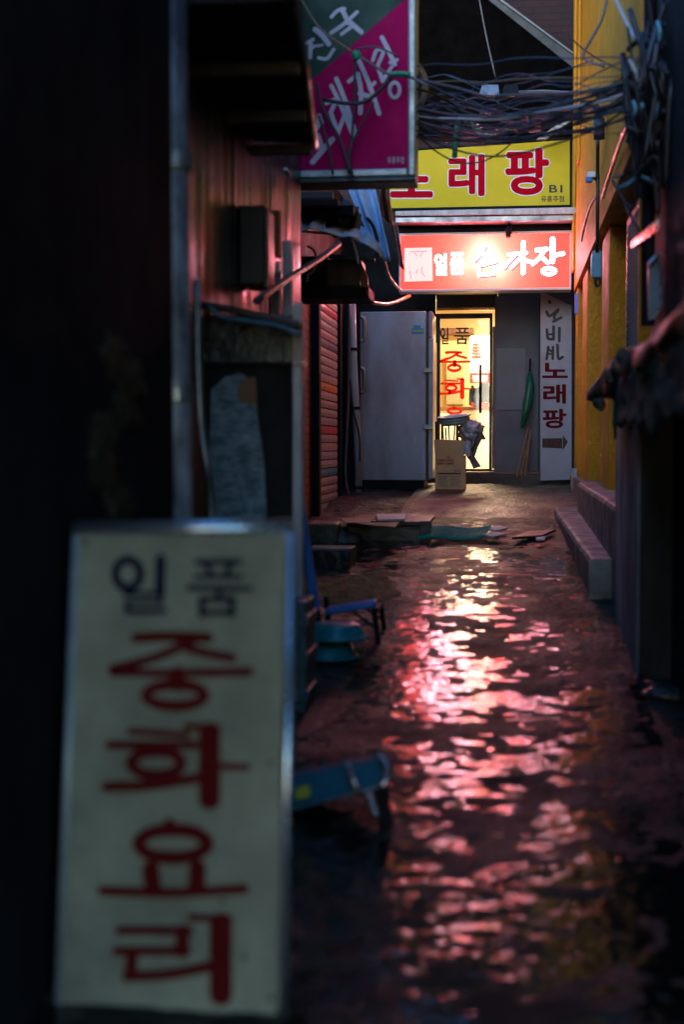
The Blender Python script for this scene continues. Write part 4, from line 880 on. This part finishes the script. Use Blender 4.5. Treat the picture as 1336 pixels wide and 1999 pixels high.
tag(MB().blob(P(696, 108, Ym-.17), (.028,.02,.028), .5, 3, 12, 8, 1).build('green_tie', 'green_tape', smooth=True), 'green tape knot in the middle of the magenta sign wires', 'tape', 'green tape ties')
tag(MB().tube([P(760,146,Ym-.17), P(780,143,Ym-.17), P(802,146,Ym-.17)], .014, 8, 4).build('green_tie', 'green_tape', smooth=True), 'green tape strip at the right edge of the magenta sign', 'tape', 'green tape ties')
tag(MB().tube([P(895,235,9.6), P(891,265,9.6), P(888,308,9.6)], .018, 8, 4).build('green_tie', 'green_tape', smooth=True), 'long green tape hanging vertically before the yellow sign', 'tape', 'green tape ties')
tag(MB().tube([P(896,233,9.6), P(908,230,9.6)], .018, 8).build('green_tie', 'green_tape', smooth=True), 'green tape knot at the top of the hanging green strip', 'tape', 'green tape ties')
tag(MB().tube([P(918,240,9.6), P(940,258,9.6), P(960,264,9.6), P(963,258,9.6)], .015, 8, 4).build('green_tie', 'green_tape', smooth=True), 'curled green tape right of the hanging green strip', 'tape', 'green tape ties')

# ================================================================== THINGS ON THE GROUND
# blue chair
Yk = 7.4; gk = gz(Yk)
t = thing('blue_chair', 'bright blue padded chair with black legs against the left wall', 'chair', P(660, 1250, Yk))
mb = MB(); mb.hexa([P(604,1192,Yk), P(626,1192,Yk), P(626,1190,Yk+.42), P(606,1190,Yk+.42), P(581,960,Yk+.02), P(590,956,Yk+.02), P(592,958,Yk+.40), P(583,958,Yk+.40)]); mb.build('backrest', 'blue_vinyl', t, bevel=.012)
mb = MB(); mb.hexa([P(632,1203,Yk), P(734,1186,Yk), P(734,1180,Yk+.42), P(632,1198,Yk+.42), P(636,1188,Yk), P(736,1172,Yk), P(736,1168,Yk+.40), P(640,1184,Yk+.40)]); mb.build('seat', 'blue_vinyl', t, bevel=.012)
a = P(730, 1188, Yk); b_ = P(738, 1248, Yk)
for dy in (.02, .38):
    MB().tube([a+Vector((0,dy,0)), Vector((b_.x, Yk+dy, gz(Yk+dy)))], .014, 8).build('leg', 'black_metal', t)
    c = P(625, 1200, Yk); MB().tube([P(618,1180,Yk)+Vector((0,dy,0)), Vector((c.x+.0, Yk+dy, gz(Yk+dy)))], .014, 8).build('leg', 'black_metal', t)
    MB().tube([P(690,1196,Yk)+Vector((0,dy,0)), P(730,1225,Yk)+Vector((0,dy,0))], .008, 6).build('brace', 'black_metal', t)
MB().box(a.x-.005, a.x+.02, Yk+.02, Yk+.38, a.z-.03, a.z-.005).build('crossbar', 'black_metal', t)
# basins
for k, (py, r, lab) in enumerate(((1243, .16, 'upturned teal plastic basin on top of its stack below the blue chair'), (1272, .15, 'lower teal plastic basin under the upturned one'))):
    c = P(655 if k == 0 else 640, py, 7.1); c.z = gz(7.1)+(.10 if k == 0 else .0)
    t = thing('plastic_basin', lab, 'basin', c, 'stacked teal basins')
    MB().lathe(c, [(r*.72,.075),(r*.80,.07),(r*.92,.03),(r*1.0,.012),(r*1.06,.01),(r*1.06,.0),(r*.97,.0)][::-1], 36).build('bowl', 'teal_plastic', t, smooth=True)
    mb = MB(); mb.tube([c+Vector((r*1.05*math.cos(q*math.pi/18), r*1.05*math.sin(q*math.pi/18), .008)) for q in range(37)], .009, 6); mb.build('rim', 'teal_plastic', t, smooth=True)
# crate behind the sign
t = thing('teal_crate', 'weathered teal crate partly hidden by the foreground sign', 'crate', P(575, 1330, 6.0))
e0, e1 = P(540, 1250, 6.0).x, P(598, 1250, 6.0).x; ez0, ez1 = gz(6.0), P(575, 1175, 6.0).z
MB().box(e0-.1, e1, 6.0, 6.3, ez0, ez1-.0).build('body', 'teal_crate', t, bevel=.01)
for i in range(3):
    z = ez0+.05+i*(ez1-ez0)/3; MB().box(e0-.1, e1+.008, 5.985, 6.31, z, z+.05).build('slat', 'teal_crate', t, bevel=.006)
# fallen navy chair, foreground
t = thing('fallen_chair', 'fallen navy folding chair with pale metal edges and a yellow sticker', 'chair', PG(680, 1640))
Yq = 4.55
mb = MB(); mb.hexa([P(556,1588,Yq), P(752,1535,Yq), P(752,1520,Yq+.30), P(556,1570,Yq+.30), P(556,1518,Yq+.06), P(748,1478,Yq+.06), P(748,1470,Yq+.34), P(556,1508,Yq+.34)]); mb.build('seat', 'navy_board', t, bevel=.012)
MB().tube([P(678,1487,Yq-.01), P(692,1525,Yq-.035), P(700,1548,Yq-.03)], .010, 8, 4).build('edge_strip', 'chrome_edge', t, smooth=True)
MB().tube([P(735,1474,Yq+.04), P(754,1490,Yq+.02), P(756,1515,Yq), P(746,1536,Yq-.01)], .012, 8, 4).build('edge_strip', 'chrome_edge', t, smooth=True)
MB().prism([P(577,1540,Yq+.005), P(577,1562,Yq-.008), P(605,1554,Yq-.008), P(603,1532,Yq+.005)], (0,.012,0)).build('sticker', 'sticker_yellow', t)
c = P(742, 1535, Yq); MB().tube([c+Vector((0,.05,0)), Vector((c.x+.02, Yq+.02, gz(Yq)))], .022, 8).build('leg', 'black_metal', t)
c = P(715, 1545, Yq); MB().tube([c+Vector((0,.02,0)), P(735,1592,Yq)], .014, 8).build('brace', 'chrome_edge', t)
c = P(600, 1570, Yq); MB().tube([c+Vector((0,.2,0)), Vector((c.x, Yq+.2, gz(Yq+.2)))], .018, 8).build('leg', 'black_metal', t)
# wooden pallet and papers
t = thing('plank_pallet', 'dark wet wooden pallet lying beside the fridge', 'pallet', PG(760, 1055))
pA = PG(672, 1060); pB = PG(832, 1056); zz = P(832, 1018, pB.y).z
yn = pB.y; yf = yn+1.0
for i in range(4):
    y = yn+i*.25; MB().box(pA.x, pB.x+.02, y, y+.235, zz-.035, zz).build('plank', 'planks', t, bevel=.006)
MB().box(pA.x, pB.x, yn+.02, yn+.9, gz(yn)-.05, zz-.037).build('base', 'planks', t, bevel=.01)
MB().box(pB.x-.05, pB.x+.04, yn-.02, yn+.02, gz(yn)-.05, zz+.005).build('end_block', 'planks', t, bevel=.006)
def flat(poly, z, name, mm, lab, th=.006):
    y_ = lambda px, py: CO + ray(px, py)*((z-CZ)/ray(px, py).z)
    return tag(MB().prism([y_(*p) for p in poly], (0, 0, th)).build(name, mm), lab, 'paper', 'papers on the pallet')
flat(((735,1006),(795,1005),(790,1016),(738,1017)), zz+.012, 'newspaper', 'paper', 'pale printed newspaper lying on the dark pallet', .012)
flat(((665,1013),(735,1011),(720,1022),(675,1021)), zz+.004, 'brown_sheet', 'brown_paper', 'brown crumpled sheet at the left of the newspaper')
flat(((695,1022),(780,1020),(772,1030),(720,1026)), zz+.001, 'brown_sheet', 'brown_paper', 'thin brown sheet hanging at the front edge of the pallet')
tag(MB().blob(P(662, 1003, 13.6), (.05,.05,.05), .7, 4, 16, 12, 3).build('crumpled_paper', 'brown_paper'), 'crumpled pale brown paper scrap near the roller shutter', 'paper')
# slope of rubble and blocks at the left
t = thing('concrete_block', 'dark wet concrete block, nearer of the two at the left wall', 'block', PG(645, 1110), 'blocks at the left wall')
c = PG(648, 1112); wob(MB().box(c.x-.16, c.x+.13, c.y, c.y+.3, c.z-.05, c.z+.13), .02, 4).build('body', 'black_stone', t, bevel=.015)
wob(MB().box(c.x-.17, c.x+.135, c.y-.005, c.y+.3, c.z+.131, c.z+.15), .01, 4).build('cap', 'concrete', t, bevel=.006)
c = PG(625, 1068)
tag(wob(MB().box(c.x-.10, c.x+.13, c.y, c.y+.35, c.z-.05, c.z+.19), .03, 5).build('concrete_block', 'moss_stone', bevel=.02), 'brown mossy concrete block below the roller shutter', 'block', 'blocks at the left wall')
c = PG(655, 1060)
mb = MB(); mb.blob((c.x-.1, c.y+.3, c.z-.02), (.33,.5,.14), .25, 2, 30, 14, 5)
tag(mb.build('mortar_mound', 'concrete', smooth=True), 'smooth spilled mortar mound sloping from the shutter into the alley', 'mound')
c = PG(690, 1150); mat('moss', (.085,.088,.010), .8, var=.7, scale=14, bump=1.0, bscale=60)
def moss(x, y):
    rr = math.hypot((x-c.x)/.36, (y-c.y)/.75)+.5*noise.noise(Vector((x*5, y*4, 2)))
    return gz(y)+gn(x, y)+.010+.012*noise.noise(Vector((x*18, y*18, 2)))-.10*max(0, rr-.8)
tag(sheet(moss, [c.x-.6+.03*i for i in range(41)], [c.y-1.1+.04*i for i in range(56)]).build('moss_patch', 'moss', smooth=True), 'flat yellow-green moss patch on the wet ground beyond the blue chair', 'moss')
tag(MB().blob(P(700, 1056, 12.3), (.05,.04,.03), .2, 2, 16, 10, 1).build('blue_scrap', 'blue_vinyl', smooth=True), 'small bright blue plastic scrap in front of the pallet', 'litter')
# teal drain mat
a = PG(818, 1062); b_ = PG(945, 1060); c = PG(958, 1040); d = PG(840, 1041)
t = thing('drain_mat', 'teal plastic slatted drain mat on the wet ground', 'mat', (a+b_+c+d)/4)
U = lambda u, v: (a*(1-u)+b_*u)*(1-v)+(d*(1-u)+c*u)*v+Vector((0,0,.04+.012*math.sin(u*7)))
mb = MB()
for i in range(23):
    u = i/22; p0, p1 = U(u, 0), U(u, 1); r_ = (b_-a).normalized()*.007
    mb.prism([p0-r_, p0+r_, p1+r_, p1-r_], (0,0,.016))
mb.build('slats', 'teal_mat', t)
mb = MB()
for v in (0, .33, .66, 1): mb.tube([U(i/10, v)+Vector((0,0,.004)) for i in range(11)], .011, 6)
mb.build('frame', 'teal_mat', t, smooth=True)
mb = MB(); mb.prism([PG(838,1050)+Vector((0,0,.02)), PG(940,1050)+Vector((0,0,.02)), PG(950,1041)+Vector((0,0,.02)), PG(846,1042)+Vector((0,0,.02))], (0,0,.008)); mb.build('backing', 'teal_mat', t)
for k, poly in enumerate((((955,1046),(975,1040),(993,1044),(965,1051)), ((942,1057),(962,1053),(992,1056),(960,1062)), ((1046,1064),(1066,1062),(1064,1067),(1048,1068)))):
    pts = [PG(*p)+Vector((0,0,.05)) for p in poly]
    tag(MB().prism(pts, (0,0,.012)).build('wet_paper', 'paper'), ('upper white wet paper scrap right of the teal mat', 'lower white wet paper scrap right of the teal mat', 'tiny white scrap below the dark rubber mat')[k], 'litter', 'white scraps on the wet ground')
a = PG(1000,1062); tag(MB().prism([PG(1000,1062)+Vector((0,0,.035)), PG(1060,1058)+Vector((0,0,.035)), PG(1086,1046)+Vector((0,0,.035)), PG(1030,1050)+Vector((0,0,.035))], (0,0,.02)).build('rubber_mat', 'black_rubber', bevel=.004), 'dark rubber mat lying between white scraps and the lower step', 'mat')
